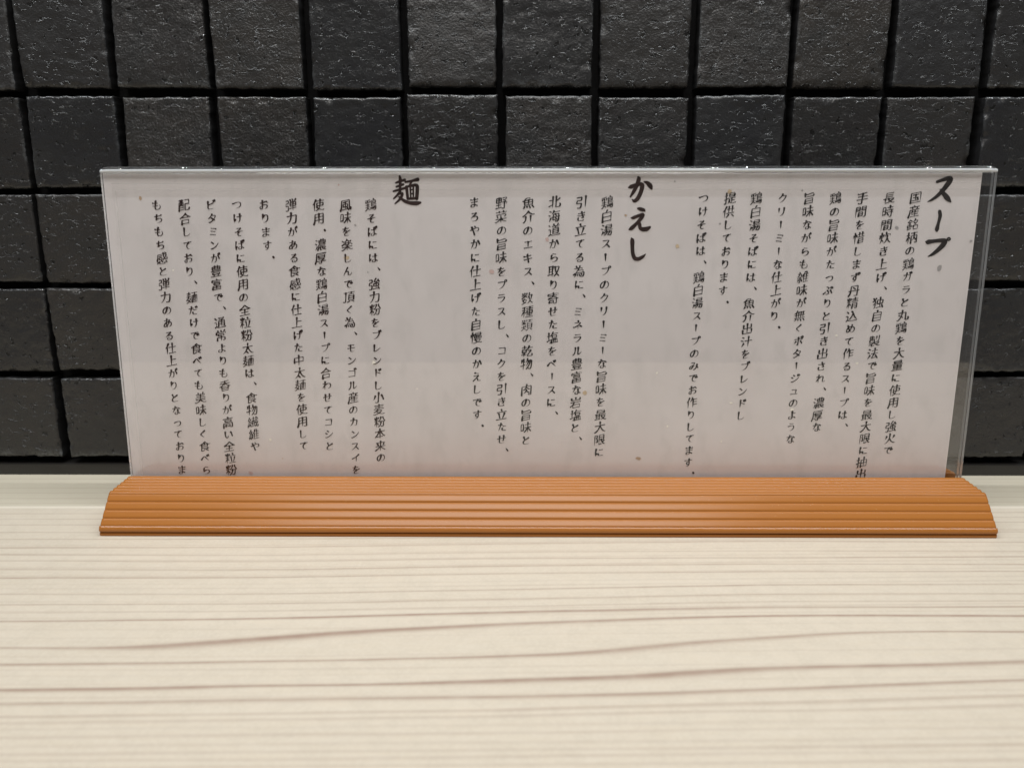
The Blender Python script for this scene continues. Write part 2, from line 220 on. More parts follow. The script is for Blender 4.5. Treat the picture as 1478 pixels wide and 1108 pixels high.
[[8,22,28,29,35,30],[60,57,66,58,70,60,87,72],[10,65,35,65],[60,88,60,12,63,10,67,10,83,10,88,11,92,19,92,29,89,32],[35,89,35,9]],
[[32,63,80,63],[89,86,17,86,16,39,13,23,8,10,9,7],[32,63,33,52,78,52,80,53,80,72,77,75,34,75,32,73,32,63],[24,24,91,24],[72,40,69,35,58,31,57,29,57,14,55,8,43,7,39,10],[32,41,80,41]],
[[14,46,39,46],[58,80,58,71,63,53,69,36,72,36],[14,66,39,66],[72,28,76,24,80,19,89,10],[14,86,14,23],[8,87,46,87,53,80,87,80,87,73,83,58,76,39,65,20,55,10,53,10],[5,23,9,22,17,24,33,25,41,28,48,28],[39,86,39,8]],
[[23,13,77,13],[25,64,27,59,71,59,75,65],[51,85,71,68,79,63,89,59],[7,59,11,58,29,68,39,76,51,88,52,90],[23,8,23,40,76,40,77,8]],
[[41,51,61,51,64,48],[64,45,58,41,47,24,37,15,36,15],[64,45,71,41,79,27,87,17],[64,48,68,51,89,51],[44,75,86,75],[64,90,64,8],[10,31,29,31,29,82,10,82,10,24]],
[[12,12,12,87,86,86,86,12],[12,12,86,12],[63,43,68,37],[27,72,70,72],[48,71,48,28],[30,51,68,51],[26,28,72,28]],
[[56,36,56,10],[70,36,70,10],[47,80,89,80],[41,70,42,68,48,66,81,66,80,48,47,48,46,50,46,66],[19,89,20,32],[29,10,91,10],[41,10,41,36,85,36,86,10],[9,67,36,66,48,84,49,91,53,93],[8,25,18,29,24,33,33,34]],
[[49,90,48,62],[10,63,45,63,48,61,53,56,56,46,66,28,75,18,82,13,87,10,90,11],[7,10,12,10,19,14,22,17,27,20,27,22,34,29,39,36,43,46,46,56,52,63,88,63]],
[[36,27,38,27],[49,90,48,64],[50,62,53,60,56,48,63,35,69,26,75,19,85,12,88,10,94,10],[38,27,53,12],[50,62,46,59,44,48,36,33,36,31,23,17,17,12,10,10],[10,65,88,65]],
[[46,69,46,63],[21,17,22,33,54,32,53,17,21,17],[21,50,21,46],[15,53,21,50],[21,50,22,52,36,56,41,59,43,62,46,63],[49,90,50,84],[53,77,49,75,49,70],[10,45,89,45],[46,63,67,56,75,53,77,51,75,42,75,10,72,7,61,7,58,10],[10,73,10,83,87,83,87,73],[21,69,77,69]],
[[43,93,48,92,50,84],[24,71,75,71],[46,60,25,60,25,48,73,48,73,60,46,60],[18,10,81,10],[48,36,48,10],[18,24,81,24],[11,72,12,83,86,83,87,72],[18,10,18,36,81,36,81,10]],
[[50,89,49,11,46,8,41,7,34,7,28,10],[23,65,18,48,10,32],[75,66,86,45,91,30]],
[[29,36,82,35,82,12],[28,12,82,12],[8,22,12,24,22,32,27,34],[49,90,49,73],[36,55,35,50,30,42,28,36,28,12],[16,86,17,72,82,72,83,86],[10,55,89,55]],
[[80,91,76,89,75,86,73,85,72,76],[51,47,29,48,27,49,27,62,71,63,72,49,70,48,51,47],[50,90,50,76],[24,88,26,85,25,76],[51,47,51,8],[19,12,19,34,80,34,81,32,81,17,80,12,70,11,67,12],[12,62,12,76,86,76,87,62]],
[[80,89,80,8],[14,87,50,86,49,64,17,64,14,49,15,42,50,41,47,17,43,10,39,8,27,8,24,10]],
[[47,68,80,70,82,72],[63,92,59,90,54,81,48,75,47,68],[9,86,32,85,32,63,11,63,9,43,10,41,33,41,31,19,28,10,26,8,16,8,14,10],[41,10,86,13],[80,79,81,75,87,69,88,67],[79,24,82,23,90,8],[65,53,45,53,45,33,86,33,85,53,65,53],[65,62,65,12]],
[[87,89,79,76,77,70],[10,86,29,86,29,64,10,64,9,45],[9,45,29,44,29,21,26,10,24,8,20,7,14,7,10,10],[59,92,62,90,65,80],[43,89,47,83,48,78],[43,54,87,54],[65,70,43,70,43,40,87,39,87,70,65,70],[65,70,65,8],[39,24,91,24]],
[[47,28,84,28],[47,12,84,12],[10,72,10,66,6,53],[28,75,32,63],[19,91,19,8],[76,91,76,58],[47,12,48,44,83,44,84,12],[53,91,53,58],[43,78,88,78],[41,58,90,58]],
[[58,39,63,41,65,44,70,46],[70,46,77,39,81,36,87,36,90,41,91,47,89,50],[73,92,80,88,81,82],[83,70,79,60,75,54,70,51],[77,27,81,26,87,14],[29,26,29,14,30,11,34,8,67,8,70,10,72,17],[16,24,17,23,10,12,6,10],[45,31,54,22],[27,69,51,69],[33,42,27,43,27,58,49,58,49,42,33,42],[10,35,9,37,13,46,16,61,16,82,89,82],[60,91,63,64,70,46]],
[[70,58,70,44],[53,58,53,44],[42,78,83,78],[31,9,36,7,43,9,58,14,59,16],[28,76,31,63,34,63,34,60,37,58],[10,73,7,52],[19,91,19,8],[36,34,82,34,81,29,74,22,70,20,68,16],[42,78,43,68,82,68,83,70,83,87,81,89,43,89,42,87,42,78],[45,33,46,28,62,16,65,16,70,13,82,9,89,8,92,10],[37,58,38,44,88,45,88,58,87,59,37,58]],
[[9,40,89,40],[13,85,16,83,24,83,55,86,76,90,79,89],[49,85,48,11,46,8,31,7,24,12],[15,63,85,63]],
[[7,39,16,42,21,42],[22,45,34,47],[8,71,32,71],[43,14,89,14],[43,8,43,68,89,68,89,9],[43,42,89,42],[65,91,65,14],[21,91,21,10,18,7,12,7]],
[[43,75,83,75],[20,45,29,46,33,51],[63,31,85,31],[7,40,19,42],[8,71,30,71],[43,25,48,23,49,19,53,14,67,9,90,9,94,12],[45,36,44,29,38,14,34,9],[83,75,82,62,45,62,43,63,44,88,83,88,83,75],[39,49,89,49],[63,48,63,11],[19,91,19,12,17,8,10,8,8,10]],
[[29,48,25,47,24,41],[7,10,11,9,24,14,28,18,29,21],[72,27,69,27,59,14,50,9],[72,27,77,24,77,23,82,16,90,10],[83,72,81,56,77,41,75,37,72,36],[13,89,17,80],[45,89,41,81,38,80],[29,91,29,56],[8,73,25,73,32,67,36,66,45,60],[9,54,19,60,32,73,48,73],[20,40,17,28,41,16],[65,89,63,82,60,64,56,59,53,51],[10,41,43,41,43,35,34,21],[60,61,63,59,68,39,72,34,72,27],[62,72,89,72]],
[[20,29,79,29],[20,11,79,11],[17,79,45,81,72,86,80,85],[20,11,21,46,78,46,79,11],[17,90,17,69,18,66,22,63,76,63,80,63,82,65,85,70,84,72]],
[[11,56,32,56],[48,32,53,27,58,20],[79,60,78,10,75,7,65,7],[41,43,90,43],[11,27,32,27,32,84,11,85,11,19],[41,60,91,60],[65,91,65,60],[45,80,87,80]],
[[58,41,58,37,60,31,70,19],[21,77,77,77],[17,41,42,41],[17,29,42,29],[72,19,74,16,87,9,89,8,94,10],[77,77,77,65,22,65,21,66,21,87,22,89,76,89,77,88,77,77],[8,53,89,53],[42,53,42,8],[8,13,48,17],[17,53,17,14],[58,41,85,41,85,39,83,33,74,22,66,14,54,9]],
[[58,70,60,60,71,43,82,30,89,26],[39,70,38,61,30,47,13,27,10,25,7,26],[10,70,88,70],[49,90,49,8],[26,26,72,26]],
[[6,14,10,13,26,24,35,32,46,45],[53,45,60,36,72,24,87,14,89,14],[76,69,71,58,70,57,70,56,66,54],[24,69,30,56],[49,90,49,8],[14,79,85,79],[10,47,89,47]],
[[21,53,15,50,11,37,7,31,7,27],[66,49,69,48,71,46,80,31],[22,60,29,56,34,46,34,43],[43,85,89,85],[66,85,66,53,60,36,53,29],[44,7,44,65,88,65,88,10,86,7,76,7,75,9],[22,91,22,8],[10,72,32,72]],
[[34,65,64,65],[5,12,12,10,29,19,40,29,41,34],[64,60,74,61,89,51],[48,91,47,82],[56,34,58,29,70,19,87,11,92,12],[74,74,80,79],[12,85,19,80,23,75],[9,51,26,60],[49,49,64,51,63,82,34,81,34,51,36,50,49,49],[49,49,49,8],[10,35,39,35,52,34,58,35,89,35]],
[[14,89,27,82],[27,36,24,29,12,11],[7,62,10,63,22,56],[63,89,63,8],[36,57,90,57]],
[[59,49,58,43,48,24,44,19,43,13],[43,13,76,16,81,17],[15,89,27,82],[27,36,24,29,12,11],[9,63,22,56],[63,90,63,50],[41,74,85,74],[73,32,80,24,80,21,85,15,88,9],[37,49,88,49]],
[[59,64,59,58,66,51,66,43],[56,37,58,36,65,29,64,22],[43,80,89,80],[22,37,22,36,12,12],[14,89,26,83],[9,60,19,55],[46,89,44,87,44,84,32,65],[31,43,91,43],[62,10,65,7,73,7,79,11,82,25,84,63,43,64,39,22,88,22]],
[[46,50,43,37],[42,75,82,75],[54,36,53,31,46,21,38,12,32,12],[72,36,71,31,68,24,61,14,56,8],[14,89,25,82],[22,37,23,35,12,12],[7,62,10,63,20,57],[32,50,92,50],[42,75,42,63,43,62,82,63,82,88,43,88,42,75],[31,29,40,36,87,37,87,23,83,10,80,7,72,7,70,10]],
[[77,17,78,19,87,24,92,24],[49,31,49,10,53,10,63,12],[13,89,24,83],[9,62,17,58,19,55],[46,41,85,41],[23,37,24,36,11,12],[70,62,87,63,87,85,86,86,39,86,37,85,38,62,70,62],[53,91,53,62],[65,31,66,25,68,22,80,12,89,8,93,10],[29,10,34,25,36,34,36,52,89,52],[36,31,92,31],[37,74,87,74],[70,92,70,62]],
[[47,48,51,46,58,32,70,19,82,11,87,10,92,11],[23,70,21,62,14,48],[84,70,74,48],[49,89,48,55,43,41,36,27,25,16,11,9]],
[[22,36,27,34,36,22,35,19],[54,76,87,76,88,72,85,61],[65,41,70,39,72,31,80,18,89,10,92,10],[36,73,37,72,31,58],[11,71,10,58,8,55,9,50],[22,90,22,42,18,24,10,10],[56,91,55,79,50,66,46,59],[65,63,65,44,56,23,49,14,43,10,37,9]],
[[52,89,49,82,48,75],[31,82,30,79,30,74],[25,91,31,82],[23,26,21,19,15,9],[35,27,36,27,38,24,39,12],[50,28,52,27,56,15],[67,29,71,21],[44,74,40,60,28,46,26,39],[8,29,22,39,87,39,87,23,83,10,80,7,68,7,65,10],[12,74,72,74,70,57],[39,58,80,57,80,53,78,46,78,39]],
[[75,23,80,22,89,8,90,8],[55,22,59,20,63,8],[38,20,39,9],[23,24,19,22,16,15,12,9],[75,80,75,33],[24,80,86,80],[58,80,58,33],[21,76,22,75,22,33],[10,33,89,33],[40,80,40,33],[12,56,86,56],[27,91,22,79,10,69,7,69]],
[[25,43,37,46],[6,39,9,37,19,41,25,41],[63,75,63,68,59,56,51,41,46,35,46,34],[78,75,75,58,70,43,63,28,56,17,49,10,46,10],[11,70,35,70],[12,85,7,58],[25,91,25,8],[55,91,52,77,42,59],[51,75,89,74,88,41,85,17,82,12,80,9,71,8,66,12]],
[[5,64,10,64,17,71,21,72],[26,48,22,46,17,41,10,34],[30,88,27,82,21,77],[36,12,41,11,78,16,86,16],[10,89,19,79,24,69,27,58,27,46,27,24,24,12,21,8,12,7],[63,42,41,43,42,72,84,72,85,70,85,43,63,42],[63,91,64,14],[77,32,81,31,89,10]],
[[70,74,66,68,65,61],[33,82,32,75,36,70,36,61],[46,91,50,88,51,82],[33,27,80,27],[24,9,88,9],[9,7,8,10,12,20,15,34,16,61,87,61],[35,51,34,46,30,42,28,38,24,35],[14,82,85,82],[34,43,82,43],[56,51,56,9]],
[[18,37,84,37],[19,61,84,61],[50,84,50,9],[9,9,14,19,17,31,19,51,19,84,84,83,83,11,80,8,69,7,64,10]],
[[17,45,80,45],[17,14,80,14],[52,93,46,90,46,86,43,82,43,75],[17,8,17,75,80,75,80,8]],
[[24,52,18,49,12,36,7,29,7,22],[25,50,31,48,34,44,37,40,37,37],[45,23,88,23],[46,49,87,49],[39,9,92,9],[66,36,46,36,46,60,47,62,87,61,87,36,66,36],[41,74,90,74],[66,87,66,10],[24,85,24,8],[9,63,36,63],[9,83,21,85,34,89,41,88,43,86,58,86,85,89,91,89]],
[[71,58,68,44,58,19,58,12],[46,91,49,83,51,81],[14,72,85,72],[27,59,29,55,36,25],[10,12,89,12]],
[[22,45,20,46,17,43,15,39,7,25,7,22],[22,45,30,41,35,35,36,30],[60,51,60,41,56,28,53,20,43,10,37,10],[41,87,36,83,32,69],[9,84,13,68],[73,89,75,89,75,85,80,71,89,58,90,54],[8,57,36,57,37,58,44,58],[23,91,23,60,22,48,23,41,23,7],[58,89,57,81,53,70,44,56],[44,56,48,52,82,51,81,22,78,11,75,8,66,8,63,11]],
[[21,46,16,43,14,36,7,25,7,20],[21,46,25,46,30,42,30,41,35,35,35,30],[81,59,78,41,72,17,72,12],[51,59,58,24],[45,73,87,73],[63,91,66,82],[8,85,12,76,13,68],[36,85,31,68],[9,58,35,58],[22,91,22,60,21,49,22,43,22,7],[41,12,89,12]],
[[48,35,85,35],[48,22,85,22],[19,43,14,41,10,27,7,24,7,17],[20,47,27,45,33,34],[8,86,12,69],[34,85,29,68],[45,83,89,83],[66,91,66,60],[48,72,87,72],[42,60,92,60],[8,58,32,58],[21,90,21,60,19,44,21,42,21,8],[48,8,49,48,85,47,84,9,82,7,75,7,70,10]],
[[24,90,22,84,15,72,12,70,12,65,13,65],[12,41,36,43],[50,65,44,63,41,59,41,57],[13,65,13,63,23,63],[22,28,24,13],[34,31,38,17],[11,28,10,17,7,10],[51,54,87,54],[57,89,50,68,51,8],[53,74,89,73],[51,35,87,35],[66,91,70,89,73,84,73,80,72,78,72,14],[32,75,27,64,22,60,20,54,14,47,12,41],[33,54,38,40],[51,14,90,14]],
[[26,53,29,49,29,43],[12,41,14,40,29,43],[66,21,71,17],[58,63,58,19],[47,63,47,17],[88,48,83,34,80,32],[20,90,15,77,10,68,10,62,20,62],[28,30,31,19],[80,87,85,85,89,75],[39,51,38,50,38,48,41,34],[19,29,21,14],[68,49,64,31],[10,28,7,10,7,10],[78,21,75,20,68,12,63,9],[53,91,53,64],[40,81,65,81],[36,63,91,63],[36,14,66,21],[75,91,75,51,79,24,82,12,85,10,88,10,90,11,92,14,92,22,91,24],[28,77,29,75,27,71,18,53,14,48,12,41]],
[[70,91,66,85,65,77],[7,10,11,8,18,10,33,16,41,24,45,33],[53,33,54,28,56,24,68,15,76,11,85,9,88,9,94,11],[10,48,89,48],[29,89,31,87,32,77],[13,77,85,77],[12,34,88,34],[49,77,49,51,47,33],[18,63,80,63]],
[[46,66,51,65,71,51],[47,37,52,36,71,22],[50,89,49,77],[47,76,47,69,41,59,31,51,27,49,25,50],[49,48,48,41,43,33,37,27,27,21],[13,8,13,76,85,76,85,11,83,8,79,7,70,7,67,10]],
[[19,56,80,56],[19,12,80,12],[19,34,80,34],[48,91,46,85,45,78],[19,12,19,77,80,77,80,12]],
[[56,33,58,29,62,24,70,19,85,12,89,12],[5,12,12,11,20,14,32,22,39,27,43,33],[17,56,19,56,21,53,24,47],[85,60,81,59,78,53,73,46],[44,58,46,58,48,51],[14,66,51,68,75,71,84,70],[33,90,33,77],[49,41,49,8],[10,34,41,34,46,33,53,33,58,34,89,34],[65,91,65,78],[9,85,89,85]],
[[28,24,28,10],[28,10,51,14],[42,51,49,49],[68,20,69,22,77,26,82,30,88,30],[85,89,84,50,78,48,73,48,69,50],[65,86,65,61],[7,21,11,20,22,24,25,24,41,31,43,37],[9,38,89,38],[15,85,48,85],[16,91,16,88,11,81,12,73],[13,51,14,63,48,63,49,62,49,45,54,31,57,27,63,22,64,22,75,13,88,9,92,11],[12,73,51,73],[31,91,31,48]],
[[66,25,67,19,63,10],[33,25,32,19,34,15,34,9],[10,50,89,50],[33,25,75,25,77,27,77,37,75,39,23,39,22,38,22,27,23,25,33,25],[60,91,60,60],[9,9,90,9],[18,72,80,72],[39,85,18,84,19,60,80,61,80,85,39,85],[39,91,39,60]],
[[8,53,22,52,22,22],[22,22,34,14,48,11,89,12,94,15],[22,22,17,20,10,14,9,8],[60,68,65,65,72,46,78,35,87,28],[12,89,14,89,22,80,24,77],[49,88,58,80,60,70,54,51,49,41,39,29,37,28,34,28]],
[[67,73,67,68],[80,87,78,82,70,77,67,73],[39,88,80,87],[8,54,22,54,22,21],[22,21,36,12,46,10,90,10,94,14],[12,14,17,19,22,21],[46,78,51,79,60,75,67,73],[11,87,23,75],[39,38,87,38],[39,53,87,53],[63,67,63,22],[39,22,39,67,60,67,70,68,74,67,87,67,87,25,86,23,83,22,76,22,72,24]],
[[60,77,58,65],[41,51,81,51],[41,37,81,37],[9,56,22,56,22,19],[22,19,25,19,36,12,48,10,89,10,94,14],[22,19,12,14,9,11,9,7],[81,92,76,90,73,85,72,79],[46,91,49,86,48,78],[10,87,19,80,19,77],[81,37,81,64,41,63,41,24,42,23,80,23,81,37],[34,78,90,78]],
[[11,14,44,14],[88,56,58,56,58,14,59,11,61,9,87,9,90,13,92,22],[11,30,44,30],[34,87,32,47,34,44,44,44],[22,87,22,51,17,42,11,42],[58,87,88,86,88,49],[9,87,46,87],[11,7,11,70,44,69,44,9]],
[[57,86,86,86,85,80,73,68],[71,54,71,11,70,9,64,7,59,7,56,10],[62,72,70,69,80,61,80,54],[8,12,49,17],[56,54,89,54,89,46,86,38],[10,70,46,70],[29,87,46,86,46,53,11,53,10,87,29,87],[29,87,28,15],[11,35,46,35]],
[[21,80,77,80],[7,60,90,60],[21,80,22,70,77,70,76,89,22,89,21,87,21,80],[16,20,83,20],[49,31,79,31,80,32,80,50,20,51,19,49,19,31,49,31],[8,9,91,9],[19,41,80,41],[49,49,49,10]],
[[56,12,88,12],[58,63,67,54],[24,86,22,85,17,78,12,75,11,70],[24,86,31,82,39,75],[56,39,56,12],[36,38,33,26],[10,38,13,24],[11,70,14,66,34,66],[24,66,24,15],[9,49,36,49],[10,12,38,17],[60,80,82,80,82,74,77,64,71,56,66,51,62,41],[46,35,48,35,50,37,52,37,58,41,88,41,88,12],[63,91,61,83,46,65]],
[[24,43,24,11],[24,11,32,11,46,14,53,17,55,19],[27,58,77,58],[65,23,66,25,83,36,87,36],[27,72,77,72],[48,43,49,39,53,32,68,18,76,13,88,9,93,11],[80,87,27,87,27,44],[9,43,89,43]],
[[57,73,87,73],[12,73,41,73],[34,31,64,31],[12,59,41,60,41,87,12,87,12,8],[87,59,58,59,57,60,57,87,86,87,87,86,86,11,84,8,71,8],[34,16,34,46,64,45,63,16,34,16]],
[[47,11,57,12,65,14],[72,29,88,39],[47,69,83,69],[24,31,31,31,33,34,34,39,33,51,26,63,32,80,33,87,12,87,12,7],[64,50,64,45,66,38,74,23,85,12,87,10,91,11],[47,50,83,50,83,87,47,87,47,11]],
[[66,93,63,92,58,82,56,75],[74,91,78,84],[38,31,43,19],[15,31,12,22,8,17],[9,80,34,80,36,57,40,56,46,56,47,58,46,62],[22,91,22,83,19,69,14,60,9,56,6,56],[56,12,91,12],[27,51,27,12,25,9,22,8,16,10],[8,43,43,43],[48,70,59,75,90,75],[56,35,89,35],[55,73,56,12],[76,75,76,12],[56,55,89,55]],
[[47,41,87,41],[66,86,64,72],[23,85,23,14,20,11,13,10,11,10,6,13],[47,56,87,56],[36,9,39,8,57,17],[72,17,77,17,89,10,90,8,92,8],[7,85,35,85],[43,87,91,87],[87,56,87,27,86,25,48,25,47,27,48,71,87,71,87,56]],
[[54,41,87,41],[24,72,24,69],[8,73,22,73,24,72],[70,86,68,72],[26,65,26,53],[24,69,12,57,8,55],[25,26,29,25,40,17],[35,47,37,47,41,43,41,36],[54,56,87,56],[26,89,26,73],[46,8,54,12,60,17,62,17],[41,88,38,83,38,81],[77,17,80,17,91,8,92,8],[12,88,14,82,16,81],[51,87,90,87],[24,69,43,57],[8,36,41,36],[26,44,26,29,22,20,12,12,10,10,7,11],[87,56,87,25,54,26,54,71,87,71,87,56],[24,72,29,73,43,73]],
[[9,10,14,22,18,39,18,85,79,85,80,43,82,19,85,10,90,10,92,14,92,22,91,26],[30,70,44,71,62,75,68,74],[48,36,31,36,31,57,66,56,66,36,48,36],[48,72,48,17],[64,27,67,22,67,20,73,10],[26,15,68,17]],
[[47,74,49,71,51,65],[24,51,73,51],[24,36,70,36,75,35,79,32],[66,20,69,24,77,30,82,32,86,32],[45,27,50,27,60,22,63,21,81,9],[25,65,73,64],[8,63,10,63,17,66,22,67,27,72,38,78,46,87,50,87],[75,68,73,61,73,36],[50,87,63,77,77,68,87,65,95,66],[25,68,24,10,36,11,49,14]],
[[24,25,76,25],[24,10,76,10],[24,40,76,39],[82,46,76,39],[19,46,24,40],[24,40,24,10],[76,39,76,10],[58,68,60,62,68,55,87,43,91,44],[5,43,11,42,24,49,39,63,41,68],[17,84,19,83,53,86,72,89,80,88],[49,85,49,50],[10,68,89,68]],
[[48,90,50,82],[31,17,31,32,66,31,65,17,31,17],[12,8,13,44,85,44,85,10,84,8,81,7,75,7,71,10],[43,55,24,56,24,68,26,70,72,70,75,68,75,56,73,55,43,55],[9,81,88,81]],
[[39,20,40,9],[80,22,80,21,82,19,90,8],[19,22,15,14,9,7],[55,23,59,21,63,10],[21,70,22,75,31,85,58,85,59,81,56,75,55,70],[19,51,80,51],[49,68,49,34],[5,65,11,65,13,67,23,69,79,69,80,34,20,34,19,68]],
[[55,71,85,71],[69,92,68,83],[55,48,92,48],[24,27,28,26,38,15],[70,26,73,17],[52,25,48,11],[24,77,27,67],[61,24,62,13],[79,29,82,22],[10,74,12,65,13,64,14,64],[7,86,16,85,41,89],[43,77,39,63],[8,34,43,34],[10,50,42,50],[55,59,85,59,85,82,55,82,55,37,90,36,89,15,87,10,85,7,75,7,73,8],[26,57,26,37,23,24,20,19,13,11,9,8,7,9]],
[[29,39,32,33,39,27,44,23,46,19],[54,19,56,17,71,11,87,8,94,11],[35,42,36,41,71,41,72,39,70,34,51,19,48,19,39,14,14,8,10,8,6,10],[8,30,12,30,32,41,36,45,39,54],[19,70,80,70],[8,55,89,55],[49,90,49,55],[13,84,85,84]],
[[63,29,76,29],[63,48,76,48],[71,85,69,65],[63,65,63,12],[8,58,41,58],[76,65,76,12],[19,30,30,22,36,15],[19,46,37,45,38,43,36,35,25,19,19,14,10,8,6,10],[51,12,89,12],[49,86,90,86],[10,84,39,84],[51,12,51,65,89,65,89,12],[25,91,25,58],[11,71,39,71],[22,58,20,48,13,38,7,31,2,31]],
]
GLYPHS = dict(zip(sorted(set("".join(c[0] for c in COLUMNS))), STROKES))

# ---------------------------------------------------------------- helpers
COL = sc.collection
rnd = random.Random(7)

def link(name, me, mats=(), parent=None):
    o = bpy.data.objects.new(name, me)
    COL.objects.link(o)
    for m in mats:
        me.materials.append(m)
    if parent:
        o.parent = parent
    return o

def empty(name, loc, label, cat):
    o = bpy.data.objects.new(name, None)
    COL.objects.link(o)
    o.location = loc
    o.empty_display_size = 0.02
    o["label"] = label
    o["category"] = cat
    return o

def mesh_from(verts, faces, name="mesh", smooth=False):
    me = bpy.data.meshes.new(name)
    me.from_pydata([tuple(v) for v in verts], [], [tuple(f) for f in faces])
    me.update()
    if smooth:
        me.polygons.foreach_set("use_smooth", [True]*len(me.polygons))
    return me

def vnoise(x, y, seed):
    """smooth value noise, vectorised, about -1..1"""
    xi = np.floor(x).astype(np.int64); yi = np.floor(y).astype(np.int64)
    fx = x-xi; fy = y-yi
    fx = fx*fx*(3-2*fx); fy = fy*fy*(3-2*fy)
    def h(a, b):
        n = (a*374761393 + b*668265263 + seed*1442695041) & 0xFFFFFFFF
        n = ((n ^ (n >> 13))*1274126177) & 0xFFFFFFFF
        n = n ^ (n >> 16)
        return (n & 0xFFFF)/32767.5-1.0
    a = h(xi, yi)*(1-fx)+h(xi+1, yi)*fx
    b = h(xi, yi+1)*(1-fx)+h(xi+1, yi+1)*fx
    return a*(1-fy)+b*fy

class NT:
    """tiny node-tree writer"""
    def __init__(self, name):
        self.m = bpy.data.materials.new(name); self.m.use_nodes = True
        self.t = self.m.node_tree; self.t.nodes.clear()
        self.out = self.t.nodes.new("ShaderNodeOutputMaterial")
    def n(self, kind, **kw):
        nd = self.t.nodes.new("ShaderNode"+kind)
        for k, v in kw.items():
            if k.startswith("i_"):
                key = k[2:].replace("_", " ")
                nd.inputs[key].default_value = v
            else:
                setattr(nd, k, v)
        return nd
    def l(self, a, b):
        self.t.links.new(a, b)
    def math(self, op, a, b=None, clamp=False):
        nd = self.n("Math", operation=op); nd.use_clamp = clamp
        for i, v in enumerate((a, b)):
            if v is None: continue
            if isinstance(v, (int, float)): nd.inputs[i].default_value = v
            else: self.l(v, nd.inputs[i])
        return nd.outputs[0]
    def mix(self, fac, a, b):
        nd = self.n("Mix", data_type="RGBA")
        for s, v in ((nd.inputs[0], fac), (nd.inputs[6], a), (nd.inputs[7], b)):
            if isinstance(v, (int, float)): s.default_value = v
            elif isinstance(v, tuple): s.default_value = v if len(v) == 4 else (*v, 1)
            else: self.l(v, s)
        return nd.outputs[2]
    def coords(self, scale=(1, 1, 1)):
        tc = self.n("TexCoord"); mp = self.n("Mapping")
        mp.inputs["Scale"].default_value = scale
        self.l(tc.outputs["Object"], mp.inputs["Vector"])
        return mp.outputs["Vector"]
    def noise(self, vec, scale, detail=3, rough=.55):
        nd = self.n("TexNoise", i_Scale=scale, i_Detail=detail, i_Roughness=rough)
        self.l(vec, nd.inputs["Vector"]); return nd.outputs["Fac"]
    def ramp(self, fac, *stops):
        nd = self.n("ValToRGB"); e = nd.color_ramp.elements
        while len(e) < len(stops): e.new(.5)
        for el, (p, c) in zip(e, stops):
            el.position = p
            el.color = (c, c, c, 1) if isinstance(c, (int, float)) else (*c, 1)
        self.l(fac, nd.inputs[0]); return nd.outputs[0]
    def bump(self, height, strength, dist, normal=None):
        nd = self.n("Bump", i_Strength=strength, i_Distance=dist)
        self.l(height, nd.inputs["Height"])
        if normal is not None: self.l(normal, nd.inputs["Normal"])
        return nd.outputs["Normal"]
    def principled(self, color, rough, normal=None, spec=.5, **kw):
        p = self.n("BsdfPrincipled")
        for key, v in (("Base Color", color), ("Roughness", rough)):
            if isinstance(v, (int, float)): p.inputs[key].default_value = v
            elif isinstance(v, tuple): p.inputs[key].default_value = (*v, 1)
            else: self.l(v, p.inputs[key])
        p.inputs["Specular IOR Level"].default_value = spec
        for k, v in kw.items(): p.inputs[k].default_value = v
        if normal is not None: self.l(normal, p.inputs["Normal"])
        return p.outputs[0]
    def done(self, sh):
        self.l(sh, self.out.inputs["Surface"]); return self.m

